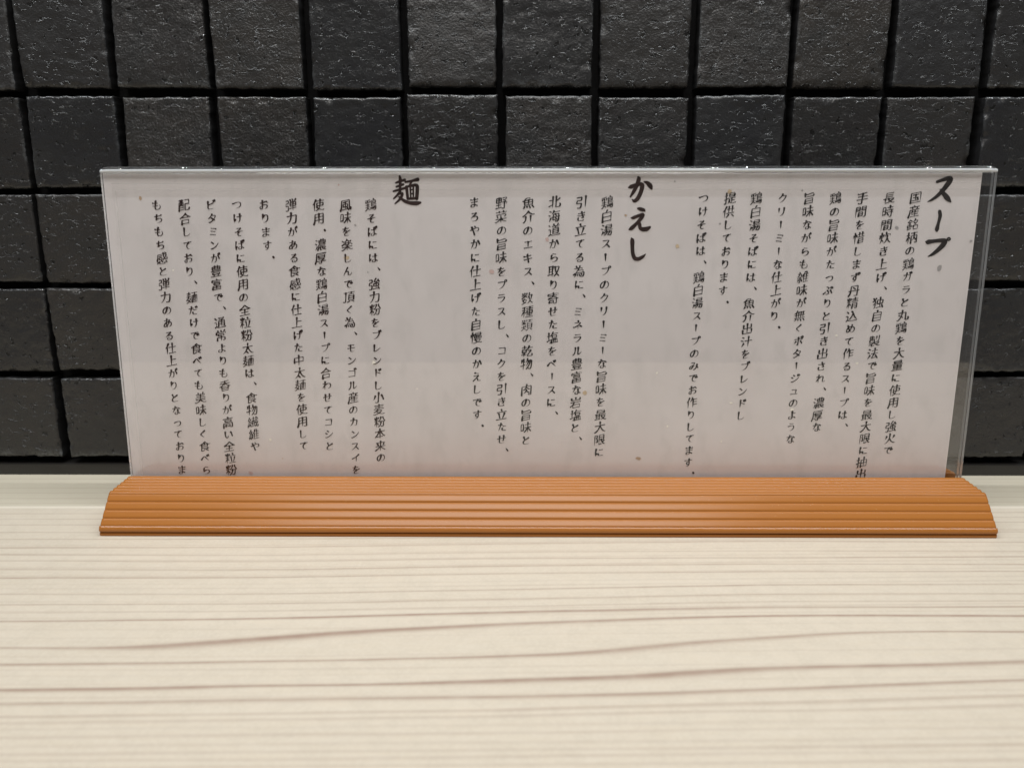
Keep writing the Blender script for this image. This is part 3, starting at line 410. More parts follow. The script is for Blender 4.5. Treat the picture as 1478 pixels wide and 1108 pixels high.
# ---------------------------------------------------------------- materials
def mat_tile():
    t = NT("black_fired_clay")
    v = t.coords()
    at = t.n("Attribute", attribute_name="tone")
    sep = t.n("SeparateColor"); t.l(at.outputs["Color"], sep.inputs[0])
    tone, shift, gl = sep.outputs[0], sep.outputs[1], sep.outputs[2]
    comb = t.n("CombineXYZ"); t.l(t.math("MULTIPLY", shift, 7.0), comb.inputs[0])
    t.l(t.math("MULTIPLY", gl, 5.0), comb.inputs[2])
    va = t.n("VectorMath", operation="ADD"); t.l(v, va.inputs[0]); t.l(comb.outputs[0], va.inputs[1])
    vv = va.outputs[0]
    st = t.n("Mapping"); st.inputs["Scale"].default_value = (.42, 1, 1.1); t.l(vv, st.inputs["Vector"])
    vs = st.outputs["Vector"]
    blotch = t.noise(vv, 55, 4)
    c1 = t.mix(tone, (.0125, .0132, .0155), (.0280, .0250, .0228))
    col = t.mix(t.ramp(blotch, (.35, 0.0), (.7, 1.0)), c1, (.020, .0202, .0205))
    fleck = t.ramp(t.noise(vv, 330, 2), (.73, 0.0), (.78, 1.0))
    col = t.mix(t.math("MULTIPLY", fleck, .25), col, (.16, .15, .13))
    # heights: grain, pits, horizontal drag marks, lumps
    grain = t.noise(vv, 900, 3, .65)
    lumps = t.noise(vv, 210, 4, .62)
    drag = t.ramp(t.noise(vs, 480, 3, .55), (.61, 0.0), (.66, 1.0))
    pn = t.noise(vv, 310, 3, .5)
    pits = t.ramp(pn, (.325, 0.0), (.36, 1.0))
    msk = t.ramp(t.noise(vv, 40, 2), (.40, 0.0), (.62, 1.0))
    grain2 = t.noise(vv, 1900, 2, .6)
    h = t.math("ADD", t.math("MULTIPLY", grain, t.math("ADD", t.math("MULTIPLY", tone, .30), .12)), t.math("MULTIPLY", lumps, t.math("ADD", t.math("MULTIPLY", shift, .32), .16)))
    h = t.math("ADD", h, t.math("MULTIPLY", grain2, .08))
    h = t.math("ADD", h, t.math("MULTIPLY", t.math("MULTIPLY", drag, msk), t.math("ADD", t.math("MULTIPLY", gl, .85), .32)))
    h = t.math("ADD", h, t.math("MULTIPLY", pits, 1.1))
    nrm = t.bump(h, 1.0, .0012)
    col = t.mix(pits, (.005, .005, .005), col)
    edge_fac = t.math("MULTIPLY", at.outputs["Alpha"], t.ramp(t.noise(vv, 800, 3, .6), (.35, 0.0), (.62, 1.0)))
    col = t.mix(edge_fac, col, (.13, .14, .145))
    rough = t.math("ADD", t.math("MULTIPLY", gl, .16), .20)
    return t.done(t.principled(col, rough, nrm, .55))

def mat_simple(name, color, rough, spec=.5, nscale=200., bump=.0, var=.12):
    t = NT(name); v = t.coords()
    nz = t.noise(v, nscale, 4)
    dark = tuple(c*(1-var) for c in color); lite = tuple(min(1, c*(1+var)) for c in color)
    nr = t.bump(nz, .5, bump) if bump else None
    return t.done(t.principled(t.mix(nz, dark, lite), rough, nr, spec))

def mat_wood():
    t = NT("pale_pine_wood")
    v = t.coords((1, 1, 1))
    at = t.n("Attribute", attribute_name="grain")
    sep = t.n("SeparateColor"); t.l(at.outputs["Color"], sep.inputs[0])
    line, band = sep.outputs[0], sep.outputs[1]
    sm = t.n("Mapping"); sm.inputs["Scale"].default_value = (.06, 1, 1)
    tc = t.n("TexCoord"); t.l(tc.outputs["Object"], sm.inputs["Vector"])
    fib = t.noise(sm.outputs["Vector"], 900, 5, .65)
    broad = t.noise(sm.outputs["Vector"], 60, 3, .5)
    mott = t.noise(v, 130, 4, .6)
    fine = t.noise(v, 700, 3, .6)
    c = t.mix(t.ramp(broad, (.35, 0.0), (.65, 1.0)), (0.531, 0.466, 0.371), (0.571, 0.504, 0.407))
    c = t.mix(t.ramp(fib, (.40, 0.0), (.60, 1.0)), c, (0.554, 0.495, 0.407))
    c = t.mix(t.math("MULTIPLY", t.ramp(mott, (.42, 0.0), (.62, 1.0)), .40), c, (0.490, 0.435, 0.353))
    c = t.mix(t.math("MULTIPLY", t.ramp(fine, (.45, 0.0), (.65, 1.0)), .45), c, (0.593, 0.536, 0.444))
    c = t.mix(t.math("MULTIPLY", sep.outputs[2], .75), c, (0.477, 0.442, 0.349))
    c = t.mix(t.math("MULTIPLY", band, .6), c, (.73, .68, .58))
    lv = t.math("MULTIPLY", line, t.ramp(t.noise(v, 90, 3), (.3, .78), (.6, 1.0)))
    c = t.mix(lv, c, (0.241, 0.149, 0.110))
    nr = t.bump(fib, .12, .0002)
    return t.done(t.principled(c, .50, nr, .35))

def mat_plastic():
    t = NT("caramel_ribbed_plastic"); v = t.coords()
    big = t.noise(v, 18, 3); fine = t.noise(v, 900, 2)
    c = t.mix(big, (.330, .120, .022), (.365, .138, .028))
    c = t.mix(t.math("MULTIPLY", t.ramp(fine, (.70, 0.0), (.78, 1.0)), .3), c, (.6, .36, .18))
    nr = t.bump(t.noise(v, 300, 2), .06, .0001)
    return t.done(t.principled(c, .24, nr, .35))

def mat_acrylic():
    """clear sheet: Fresnel reflection over straight transmission"""
    t = NT("clear_acrylic")
    lw = t.n("LayerWeight"); lw.inputs["Blend"].default_value = .5
    f5 = t.math("POWER", lw.outputs["Facing"], 5.0)
    fr = t.math("ADD", t.math("MULTIPLY", f5, .945), .055)
    tr = t.n("BsdfTransparent"); tr.inputs["Color"].default_value = (.985, .985, .985, 1)
    gl = t.n("BsdfGlossy", distribution="GGX"); gl.inputs["Roughness"].default_value = .02
    mx = t.n("MixShader"); t.l(fr, mx.inputs[0]); t.l(tr.outputs[0], mx.inputs[1]); t.l(gl.outputs[0], mx.inputs[2])
    return t.done(mx.outputs[0])

def mat_edge(name, milk):
    """sawn or folded acrylic edge: glassy, slightly milky"""
    t = NT(name); v = t.coords((.2, 1, 1))
    gls = t.n("BsdfGlass", i_Roughness=.05, i_IOR=1.49); gls.inputs["Color"].default_value = (.97, .98, .985, 1)
    nr = t.bump(t.noise(v, 160, 2), .01, .0003)
    t.l(nr, gls.inputs["Normal"])
    df = t.n("BsdfTranslucent"); df.inputs["Color"].default_value = (.80, .83, .86, 1)
    d2 = t.n("BsdfDiffuse"); d2.inputs["Color"].default_value = (.80, .83, .86, 1)
    m0 = t.n("MixShader"); m0.inputs[0].default_value = .5; t.l(df.outputs[0], m0.inputs[1]); t.l(d2.outputs[0], m0.inputs[2])
    mx = t.n("MixShader"); mx.inputs[0].default_value = milk
    t.l(gls.outputs[0], mx.inputs[1]); t.l(m0.outputs[0], mx.inputs[2])
    return t.done(mx.outputs[0])

def mat_rim():
    t = NT("acrylic_rim"); v = t.coords((.25, 1, 1))
    nr = t.bump(t.noise(v, 160, 2), .04, .0003)
    return t.done(t.principled((.86, .90, .94), .09, nr, .9, **{"Transmission Weight": .35, "IOR": 1.49}))

def mat_film(name, milk):
    t = NT(name)
    tr = t.n("BsdfTransparent"); df = t.n("BsdfDiffuse"); df.inputs["Color"].default_value = (.80, .80, .81, 1)
    mx = t.n("MixShader"); mx.inputs[0].default_value = milk
    t.l(tr.outputs[0], mx.inputs[1]); t.l(df.outputs[0], mx.inputs[2])
    return t.done(mx.outputs[0])

def mat_paper():
    t = NT("washi_paper"); v = t.coords()
    m1 = t.noise(v, 28, 5, .6); m2 = t.noise(t.coords((1, 1, .45)), 150, 4, .6); fi = t.noise(v, 1300, 3, .6)
    c = t.mix(t.ramp(m1, (.35, 0.0), (.65, 1.0)), (.805, .768, .780), (.855, .822, .836))
    c = t.mix(t.math("MULTIPLY", t.ramp(m2, (.50, 0.0), (.68, 1.0)), .36), c, (.66, .645, .65))
    c = t.mix(t.math("MULTIPLY", fi, .16), c, (.76, .73, .71))
    nr = t.bump(m2, .10, .0003)
    return t.done(t.principled(c, .75, nr, .2))

def mat_ink(name, col):
    t = NT(name); v = t.coords()
    c = t.mix(t.ramp(t.noise(v, 420, 3), (.35, 0.0), (.7, 1.0)), col, tuple(x*1.7 for x in col))
    return t.done(t.principled(c, .7, None, .2))

M_TILE = mat_tile()
M_JOINT = mat_simple("grout_joint_shade", (.006, .006, .0065), .8, .2, 300, .0004)  # near-black grout, also used to paint joint shade onto the tile sides
M_TRIM = mat_simple("dark_base_trim", (.020, .019, .018), .35, .5, 150, .0003)
M_WOOD = mat_wood()
M_PLASTIC = mat_plastic()
M_ACR = mat_acrylic(); M_EDGE = mat_edge("acrylic_edge", .05); M_SIDE = mat_edge("acrylic_side", .32); M_RIM = mat_rim(); M_FILM = mat_film("thin_film", .045); M_LINE = mat_film("film_line", .22)
M_PAPER = mat_paper()
M_INK = mat_ink("black_ink", (.023, .020, .020))
M_INKB = mat_ink("brown_black_ink", (.024, .013, .012))

# ---------------------------------------------------------------- wall of square tiles
P = .04735; U0 = -.02148; V0 = .1982; D = .41363; WYAW = .00215
wall = empty("tiled_wall", (0, D, 0), "rough black square clay tiles with deep dark joints behind the counter", "wall")
wall.rotation_euler = (0, 0, WYAW)
I0, I1, J0, J1 = -12, 12, -4, 3          # tile columns / rows
V = []; F = []; TONE = []; MI = []
n = 42
for j in range(J0, J1+1):
    for i in range(I0, I1+1):
        seed = rnd.randrange(1, 10**6)
        gx0, gx1, gz0, gz1 = [rnd.uniform(.0011, .0026) for _ in range(4)]
        x0 = U0+i*P+gx0; x1 = U0+(i+1)*P-gx1
        z0 = V0+j*P+gz0; z1 = V0+(j+1)*P-gz1
        if j == J0:
            z0 = V0+(j)*P+.0022
        sk = [rnd.uniform(-.0006, .0006) for _ in range(4)]
        a = np.linspace(0, 1, n+1)
        a = np.where(a < .5, .5*(2*a)**1.35, 1-.5*(2-2*a)**1.35)
        A, B = np.meshgrid(a, a)
        # ragged outline
        q = 9.0
        eL = vnoise(B*q*1.7, B*0+3.3, seed)*.00030+vnoise(B*q*4, B*0+1.3, seed+9)*.00020
        eR = vnoise(B*q*1.7, B*0+7.7, seed)*.00030+vnoise(B*q*4, B*0+5.3, seed+9)*.00020
        eB = vnoise(A*q*1.7, A*0+11.1, seed)*.00030+vnoise(A*q*4, A*0+2.3, seed+9)*.00020
        eT = vnoise(A*q*1.7, A*0+17.7, seed)*.00030+vnoise(A*q*4, A*0+8.3, seed+9)*.00020
        Lx = x0+sk[0]*(B-.5)+eL; Rx = x1+sk[1]*(B-.5)+eR
        Bz = z0+sk[2]*(A-.5)+eB; Tz = z1+sk[3]*(A-.5)+eT
        X = Lx+(Rx-Lx)*A; Z = Bz+(Tz-Bz)*B
        d = np.minimum(np.minimum(X-Lx, Rx-X), np.minimum(Z-Bz, Tz-Z))
        r = .0007+.0005*(vnoise(X*260, Z*260, seed+3)*.5+.5)
        bot = np.clip((Z-Bz)/.004, 0, 1)
        drop = .0008*np.clip(1-d/r, 0, 1)**2
        drop += rnd.uniform(.0, .0009)*(1-bot)**2*(vnoise(X*300, Z*300, seed+77)*.4+.8)
        chip = np.clip(vnoise(X*170, Z*170, seed+5)-.30, 0, 1)*np.clip(1-d/.0035, 0, 1)*.0024
        hgt = vnoise(X*70, Z*70, seed+1)*.00030+vnoise(X*190, Z*340, seed+2)*.00013+vnoise(X*420, Z*560, seed+4)*.00010
        pit = -np.clip(vnoise(X*480, Z*480, seed+6)-.62, 0, 1)*.0012
        off = rnd.uniform(-.0011, .0011)+rnd.uniform(-.0016, .0016)*(A-.5)+rnd.uniform(-.0022, .0022)*(B-.5)
        Y = -(hgt+pit+off)+drop+chip
        base = len(V)
        V.extend(zip(X.ravel(), Y.ravel(), Z.ravel()))
        m = n+1
        for bb in range(n):
            for aa in range(n):
                k = base+bb*m+aa
                F.append((k, k+1, k+1+m, k+m))
        # sides back to the bed, coloured black for the shade inside the joints
        ring = [aa for aa in range(m)]+[bb*m+n for bb in range(1, m)]+[n*m+aa for aa in range(n-1, -1, -1)]+[bb*m for bb in range(n-1, 0, -1)]
        b2 = len(V)
        for k in ring:
            x, y, z = V[base+k]
            V.append((x, .0102, z))
        R_ = len(ring)
        for k in range(R_):
            F.append((base+ring[k], b2+k, b2+(k+1) % R_, base+ring[(k+1) % R_]))
        MI.extend([0]*(n*n)+[1]*R_)
        tone = rnd.random()
        cz = .0022*rnd.choice((0, .4, 1, 1.3))  # paler tone along the bottom, top and side edges of the tile
        pale_edge = np.exp(-((Z-Bz)/max(cz, 1e-5))**2)*np.clip(.55+1.2*vnoise(X*120, Z*120+9, seed+55), 0, 1)*rnd.uniform(.3, .9) if cz else X*0
        pale_edge = np.maximum(pale_edge, np.exp(-((Tz-Z)/.0007)**2)*np.clip(.3+1.1*vnoise(X*150, Z*0+4, seed+56), 0, 1)*.5)
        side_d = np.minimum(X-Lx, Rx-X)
        pale_edge = np.maximum(pale_edge, np.exp(-(side_d/.0012)**2)*np.clip(1.3*vnoise(Z*130, X*20, seed+57), 0, 1)*.35)
        TONE.append((len(V)-base, tone, rnd.random(), rnd.random(), np.concatenate([pale_edge.ravel(), np.zeros(R_)])))
me = mesh_from(V, F, "tile_facing", smooth=False)
ca = me.color_attributes.new("tone", "FLOAT_COLOR", "POINT")
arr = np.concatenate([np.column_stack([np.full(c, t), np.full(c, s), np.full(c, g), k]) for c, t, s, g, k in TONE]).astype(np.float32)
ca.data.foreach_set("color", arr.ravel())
me.polygons.foreach_set("use_smooth", [True]*len(me.polygons))
me.polygons.foreach_set("material_index", MI)
link("tile_facing", me, [M_TILE, M_JOINT], wall)

def box(x0, x1, y0, y1, z0, z1, bevel=0.0, seg=2, name="box"):
    bm = bmesh.new()
    bmesh.ops.create_cube(bm, size=1)
    for v in bm.verts:
        v.co = ((x0+x1)/2+v.co.x*(x1-x0), (y0+y1)/2+v.co.y*(y1-y0), (z0+z1)/2+v.co.z*(z1-z0))
    if bevel:
        bmesh.ops.bevel(bm, geom=bm.edges[:], offset=bevel, segments=seg, affect="EDGES", profile=.5)
    me = bpy.data.meshes.new(name); bm.to_mesh(me); bm.free()
    return me
WX0, WX1 = U0+I0*P, U0+(I1+1)*P
link("grout_bed", box(WX0, WX1, .0100, .030, -.02, V0+(J1+1)*P), [M_JOINT], wall)
link("base_trim", box(WX0, WX1, .0015, .0100, -.004, .0066, .0008), [M_TRIM], wall)

# ---------------------------------------------------------------- countertop
TX0, TX1, TY0, TY1 = -.58, .585, -.135, .4205
ys = np.concatenate([np.linspace(TY0, .165, 60), np.linspace(.165, .3, 470)[1:], np.linspace(.3, TY1, 620)[1:]])
xs = np.concatenate([np.linspace(TX0, -.32, 24), np.linspace(-.32, .30, 150)[1:], np.linspace(.30, TX1, 24)[1:]])
GX, GY = np.meshgrid(xs, ys)
g = np.zeros_like(GX); band = np.zeros_like(GX)
wob = vnoise(xs*9, xs*0, 5)*.00025+vnoise(xs*40, xs*0, 6)*.00009
for k, (w, dk, pts) in enumerate(GRAIN):
    p = np.array(pts)/1000.0
    # extend straight beyond the measured span
    s0 = (p[min(2, len(p)-1), 1]-p[0, 1])/max(p[min(2, len(p)-1), 0]-p[0, 0], 1e-4)*.4
    s1 = (p[-1, 1]-p[-2, 1])/max(p[-1, 0]-p[-2, 0], 1e-4)*.4
    px = np.concatenate([[TX0], p[:, 0], [TX1]])
    py = np.concatenate([[p[0, 1]+s0*(TX0-p[0, 0])], p[:, 1], [p[-1, 1]+s1*(TX1-p[-1, 0])]])
    yc = np.interp(xs, px, py)
    ker = np.ones(9)/9
    yc = np.convolve(np.pad(yc, 4, mode="edge"), ker, "valid")+wob*(.6+.4*math.sin(k*2.1))+vnoise(xs*60, xs*0+k*3.7, 11)*.00012
    slope = np.abs(np.gradient(yc, xs))
    hw = (.00048 if yc.mean() > .30 else .00042)*1.12*w*(1+.35*vnoise(xs*14, xs*0+k*5.1, 21))*(1+9*slope)
    dy = GY-yc[None, :]
    soft_far, soft_near = 1.0, 1.9
    prof = np.exp(-np.where(dy > 0, dy/(hw*soft_far), -dy/(hw*soft_near))**2)
    amp = dk*(.80+.25*vnoise(xs*11, xs*0+k*2.3, 31))
    g = np.maximum(g, prof*amp[None, :])
# quiet unmeasured grain nearer the front edge
for k in range(26):
    y0 = -.13+.30*k/26.0+rnd.uniform(-.003, .003)
    yc = y0+.006*np.sin(xs*3+k*.3)+vnoise(xs*6, xs*0+k, 77)*.002
    g = np.maximum(g, np.exp(-((GY-yc[None, :])/.0016)**2)*rnd.uniform(.35, .8))
band = np.exp(-((GY-.3678-.006*GX)/.0013)**2)  # pale line on the board joint: edge highlight put into the colour
nx, ny = len(xs), len(ys)
idx = np.arange(nx*ny).reshape(ny, nx)
quads = np.stack([idx[:-1, :-1], idx[:-1, 1:], idx[1:, 1:], idx[1:, :-1]], -1).reshape(-1, 4)
GZ = -.028*np.clip((TY0+.055-GY)/.055, 0, 1)**2      # unseen front edge, rolled to soften its reflection in the panel
verts = np.stack([GX, GY, GZ], -1).reshape(-1, 3)
# skirt: the board is 30 mm thick
ring = np.concatenate([idx[0, :], idx[1:, -1], idx[-1, -2::-1], idx[-2:0:-1, 0]])
low = verts[ring].copy(); low[:, 2] = -.03
nv = len(verts)
side = [(int(ring[k]), nv+k, nv+(k+1) % len(ring), int(ring[(k+1) % len(ring)])) for k in range(len(ring))]
me = bpy.data.meshes.new("countertop")
allv = np.vstack([verts, low])
me.from_pydata(allv.tolist(), [], quads.tolist()+side+[tuple(range(nv+len(ring)-1, nv-1, -1))])
me.update()
ca = me.color_attributes.new("grain", "FLOAT_COLOR", "POINT")
col = np.zeros((len(allv), 4), np.float32); col[:, 3] = 1
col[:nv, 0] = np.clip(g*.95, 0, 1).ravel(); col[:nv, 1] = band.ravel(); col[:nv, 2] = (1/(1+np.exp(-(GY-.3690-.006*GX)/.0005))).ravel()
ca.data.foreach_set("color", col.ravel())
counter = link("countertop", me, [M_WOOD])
counter["kind"] = "structure"
counter["label"] = "pale pine counter with long brown grain lines in front of the black tiles"
counter["category"] = "counter"

# ---------------------------------------------------------------- sign holder
HW = .200
YF, YK, ZK, YR, ZR, ZL = .33152, .34308, .01606, .3636, .0173, .00439
YP = .36484; LEAN = .01784
holder = empty("sign_holder", (0, YP, 0), "clear acrylic table sign holder standing in a ribbed caramel plastic foot", "sign holder")

def rib(p0, p1, count, height, groove, steps=10, ex=5):
    """scalloped strip of rounded ribs from p0 to p1 (y, z), bulging outward"""
    out = []
    dy, dz = p1[0]-p0[0], p1[1]-p0[1]; L = math.hypot(dy, dz)
    ny_, nz_ = -dz/L, dy/L
    for c in range(count):
        for s in range(steps):
            t = s/steps
            h = height*(max(0.0, 1-abs(2*t-1)**ex))-groove
            if s == 0: h = -groove
            u = (c+t)/count
            out.append((p0[0]+dy*u+ny_*h, p0[1]+dz*u+nz_*h))
    out.append((p1[0]-ny_*groove*.3, p1[1]-nz_*groove*.3))
    return out

prof = [(YF+.0004, 0.0), (YF+.0002, .0003), (YF+.0002, .0012), (YF+.0013, .0016), (YF+.0001, .0020), (YF-.0001, .0026), (YF, .0034), (YF+.0004, .0041), (YF+.0009, ZL+.0001)]
prof += rib((YF+.0010, ZL), (YK, ZK), 4, .00045, .00070)
prof += rib((YK+.0001, ZK+.0001), (YR, ZR), 6, .00085, .00060, 12, 2.3)
prof += [(YR+.0003, ZR-.0003), (YR+.0003, .0050)]
mid = YP+.0022
back = [(2*mid-y, z) for y, z in reversed(prof)]
prof = prof+back
# ends: caps with a soft corner
xsn = [-HW, -HW+.0003, -HW+.0009, HW-.0009, HW-.0003, HW]
ins = [.0005, .00015, 0, 0, .00015, .0005]
cy, cz = mid, .006
V = []; F = []
m = len(prof)
for x, q in zip(xsn, ins):
    for (y, z) in prof:
        dy, dz = y-cy, z-cz; L = math.hypot(dy, dz)
        V.append((x, y-dy/L*q-YP, max(0.0, z-dz/L*q)))
for k in range(len(xsn)-1):
    for a in range(m):
        b = (a+1) % m
        F.append((k*m+a, k*m+b, (k+1)*m+b, (k+1)*m+a))
F.append(tuple(range(m-1, -1, -1))); F.append(tuple((len(xsn)-1)*m+a for a in range(m)))
me = mesh_from(V, F, "foot")
bm = bmesh.new(); bm.from_mesh(me); bmesh.ops.triangulate(bm, faces=[f for f in bm.faces if len(f.verts) > 4])
bmesh.ops.recalc_face_normals(bm, faces=bm.faces[:]); bm.to_mesh(me); bm.free()
link("foot", me, [M_PLASTIC], holder)

# panel frame: origin at the ridge height, leaning back by LEAN
ZB = -.0115            # sheets reach down into the slot
TOP = .1440            # top of the fold in panel coordinates
def panel_loc(o):
    o.location = (0, 0, ZR)
    o.rotation_euler = (-LEAN, 0, 0)     # local +Z up the sheet, local -Y out of its front
    return o
T = .0020              # sheet thickness
GAP = .0005
panel = empty("acrylic_panel", (0, 0, 0), "", "")
del panel["label"]; del panel["category"]
panel.parent = holder; panel_loc(panel)

def sheet(name, y0, y1, ztop):
    """flat sheet: broad faces clear, sawn side edges glassy"""
    me = box(-HW, HW, y0, y1, ZB, ztop, .0003, 2, name)
    me.materials.append(M_ACR); me.materials.append(M_SIDE)
    for p in me.polygons:
        p.material_index = 0 if abs(p.normal.y) > .9 else 1
    return link(name, me, [], panel)
FOLD = .0028
sheet("front_sheet", 0, T, TOP-FOLD-.00002)
sheet("back_sheet", T+GAP, 2*T+GAP, TOP-FOLD-.00002)
# folded top edge, one rounded bar
D2 = 2*T+GAP
RC = .0019
fr_ = [(0, -FOLD)]+[(RC-RC*math.cos(math.radians(q)), -.0020+RC*math.sin(math.radians(q))) for q in range(0, 86, 5)]
pf = [(y, TOP+z) for y, z in fr_]+[(D2-y, TOP+z) for y, z in reversed(fr_)]
V = []; F = []
xe = [-HW, -HW+.0004, -HW+.0012, -HW+.003]
xe = xe+[-HW+.003+(2*HW-.006)*k/60 for k in range(1, 60)]+[-x for x in reversed(xe)]
for x in xe:
    e = max(0.0, 1-(HW-abs(x))/.003)
    for (y, z) in pf:
        wz = z-.0010*e**2*((z-TOP+FOLD)/FOLD)
        wob_ = .00001*math.sin(x*330)+.00002*math.sin(x*141+1)
        V.append((x, y, wz+wob_*((z-TOP+FOLD)/FOLD)))
m = len(pf)
for k in range(len(xe)-1):
    for a in range(m):
        b = (a+1) % m
        F.append((k*m+a, k*m+b, (k+1)*m+b, (k+1)*m+a))
F.append(tuple(range(m-1, -1, -1))); F.append(tuple((len(xe)-1)*m+a for a in range(m)))
me = mesh_from(V, F, "folded_edge", smooth=True)
bm = bmesh.new(); bm.from_mesh(me); bmesh.ops.recalc_face_normals(bm, faces=bm.faces[:])
for f in bm.faces:
    if f.calc_center_median().z < TOP-.0014 and f.normal.y < -.75 and abs(f.normal.x) < .5: f.material_index = 1
bm.to_mesh(me); bm.free()
link("folded_edge", me, [M_EDGE, M_RIM], panel)

# ---------------------------------------------------------------- menu sheet
sheet_root = empty("menu_sheet", (0, YP, ZR), "white washi paper sheet with black brush Japanese text in three sections", "menu")
sheet_root.rotation_euler = (-LEAN, 0, 0)
PY = T+.00010                         # front face of the paper
pv = [(-.1998, -.010), (.1931, -.010), (.19445, .1409), (-.1998, .1409)]
V = [(x, PY, z) for x, z in pv]+[(x, PY+.00022, z) for x, z in pv]
F = [(0, 1, 2, 3), (7, 6, 5, 4), (0, 4, 5, 1), (1, 5, 6, 2), (2, 6, 7, 3), (3, 7, 4, 0)]
PV, PF = V, F

# thin clear film over the paper
fv = [(-.1945, -.009), (.1925, -.009), (.1938, .1337), (-.1945, .1337)]
V = [(x, PY-.00004, z) for x, z in fv]
me = mesh_from(V, [(0, 1, 2, 3)], "film")
V2 = [(-.1962, PY-.00007, -.009), (.1929, PY-.00007, -.009), (.1942, PY-.00007, .1364), (-.1962, PY-.00007, .1364)]
bm = bmesh.new(); bm.from_mesh(me)
vs = [bm.verts.new(v) for v in V2]; bm.faces.new(vs)
# thin paler strips along the film's top and left
def strip(x0, z0, x1, z1, w, y):
    dx, dz = x1-x0, z1-z0; L = math.hypot(dx, dz); nx_, nz_ = -dz/L*w, dx/L*w
    bm.faces.new([bm.verts.new(c) for c in ((x0, y, z0), (x1, y, z1), (x1+nx_, y, z1+nz_), (x0+nx_, y, z0+nz_))])
NB = len(bm.faces)
for y in (PY-.00009,):
    strip(-.1962, .1364, .1942, .1364, .00035, y)
    strip(-.1945, .1337, .1938, .1337, .00030, y)
    strip(-.1945, -.009, -.1945, .1337, .0004, y)
bm.faces.ensure_lookup_table()
for f in bm.faces[NB:]: f.material_index = 1
bm.normal_update(); bm.to_mesh(me); bm.free()
link("film", me, [M_FILM, M_LINE], sheet_root)

# ---- brush writing
def decode(s):
    return np.array(s, float).reshape(-1, 2)/99.0

def smooth_path(P_, W_, it=1):
    for _ in range(it):
        if len(P_) < 3: break
        q = [P_[0]]; w = [W_[0]]
        for i in range(len(P_)-1):
            if i > 0: q.append(.8*P_[i]+.2*P_[i+1]); w.append(.8*W_[i]+.2*W_[i+1])
            if i < len(P_)-2: q.append(.2*P_[i]+.8*P_[i+1]); w.append(.2*W_[i]+.8*W_[i+1])
        q.append(P_[-1]); w.append(W_[-1])
        P_, W_ = np.array(q), np.array(w)
    return P_, W_

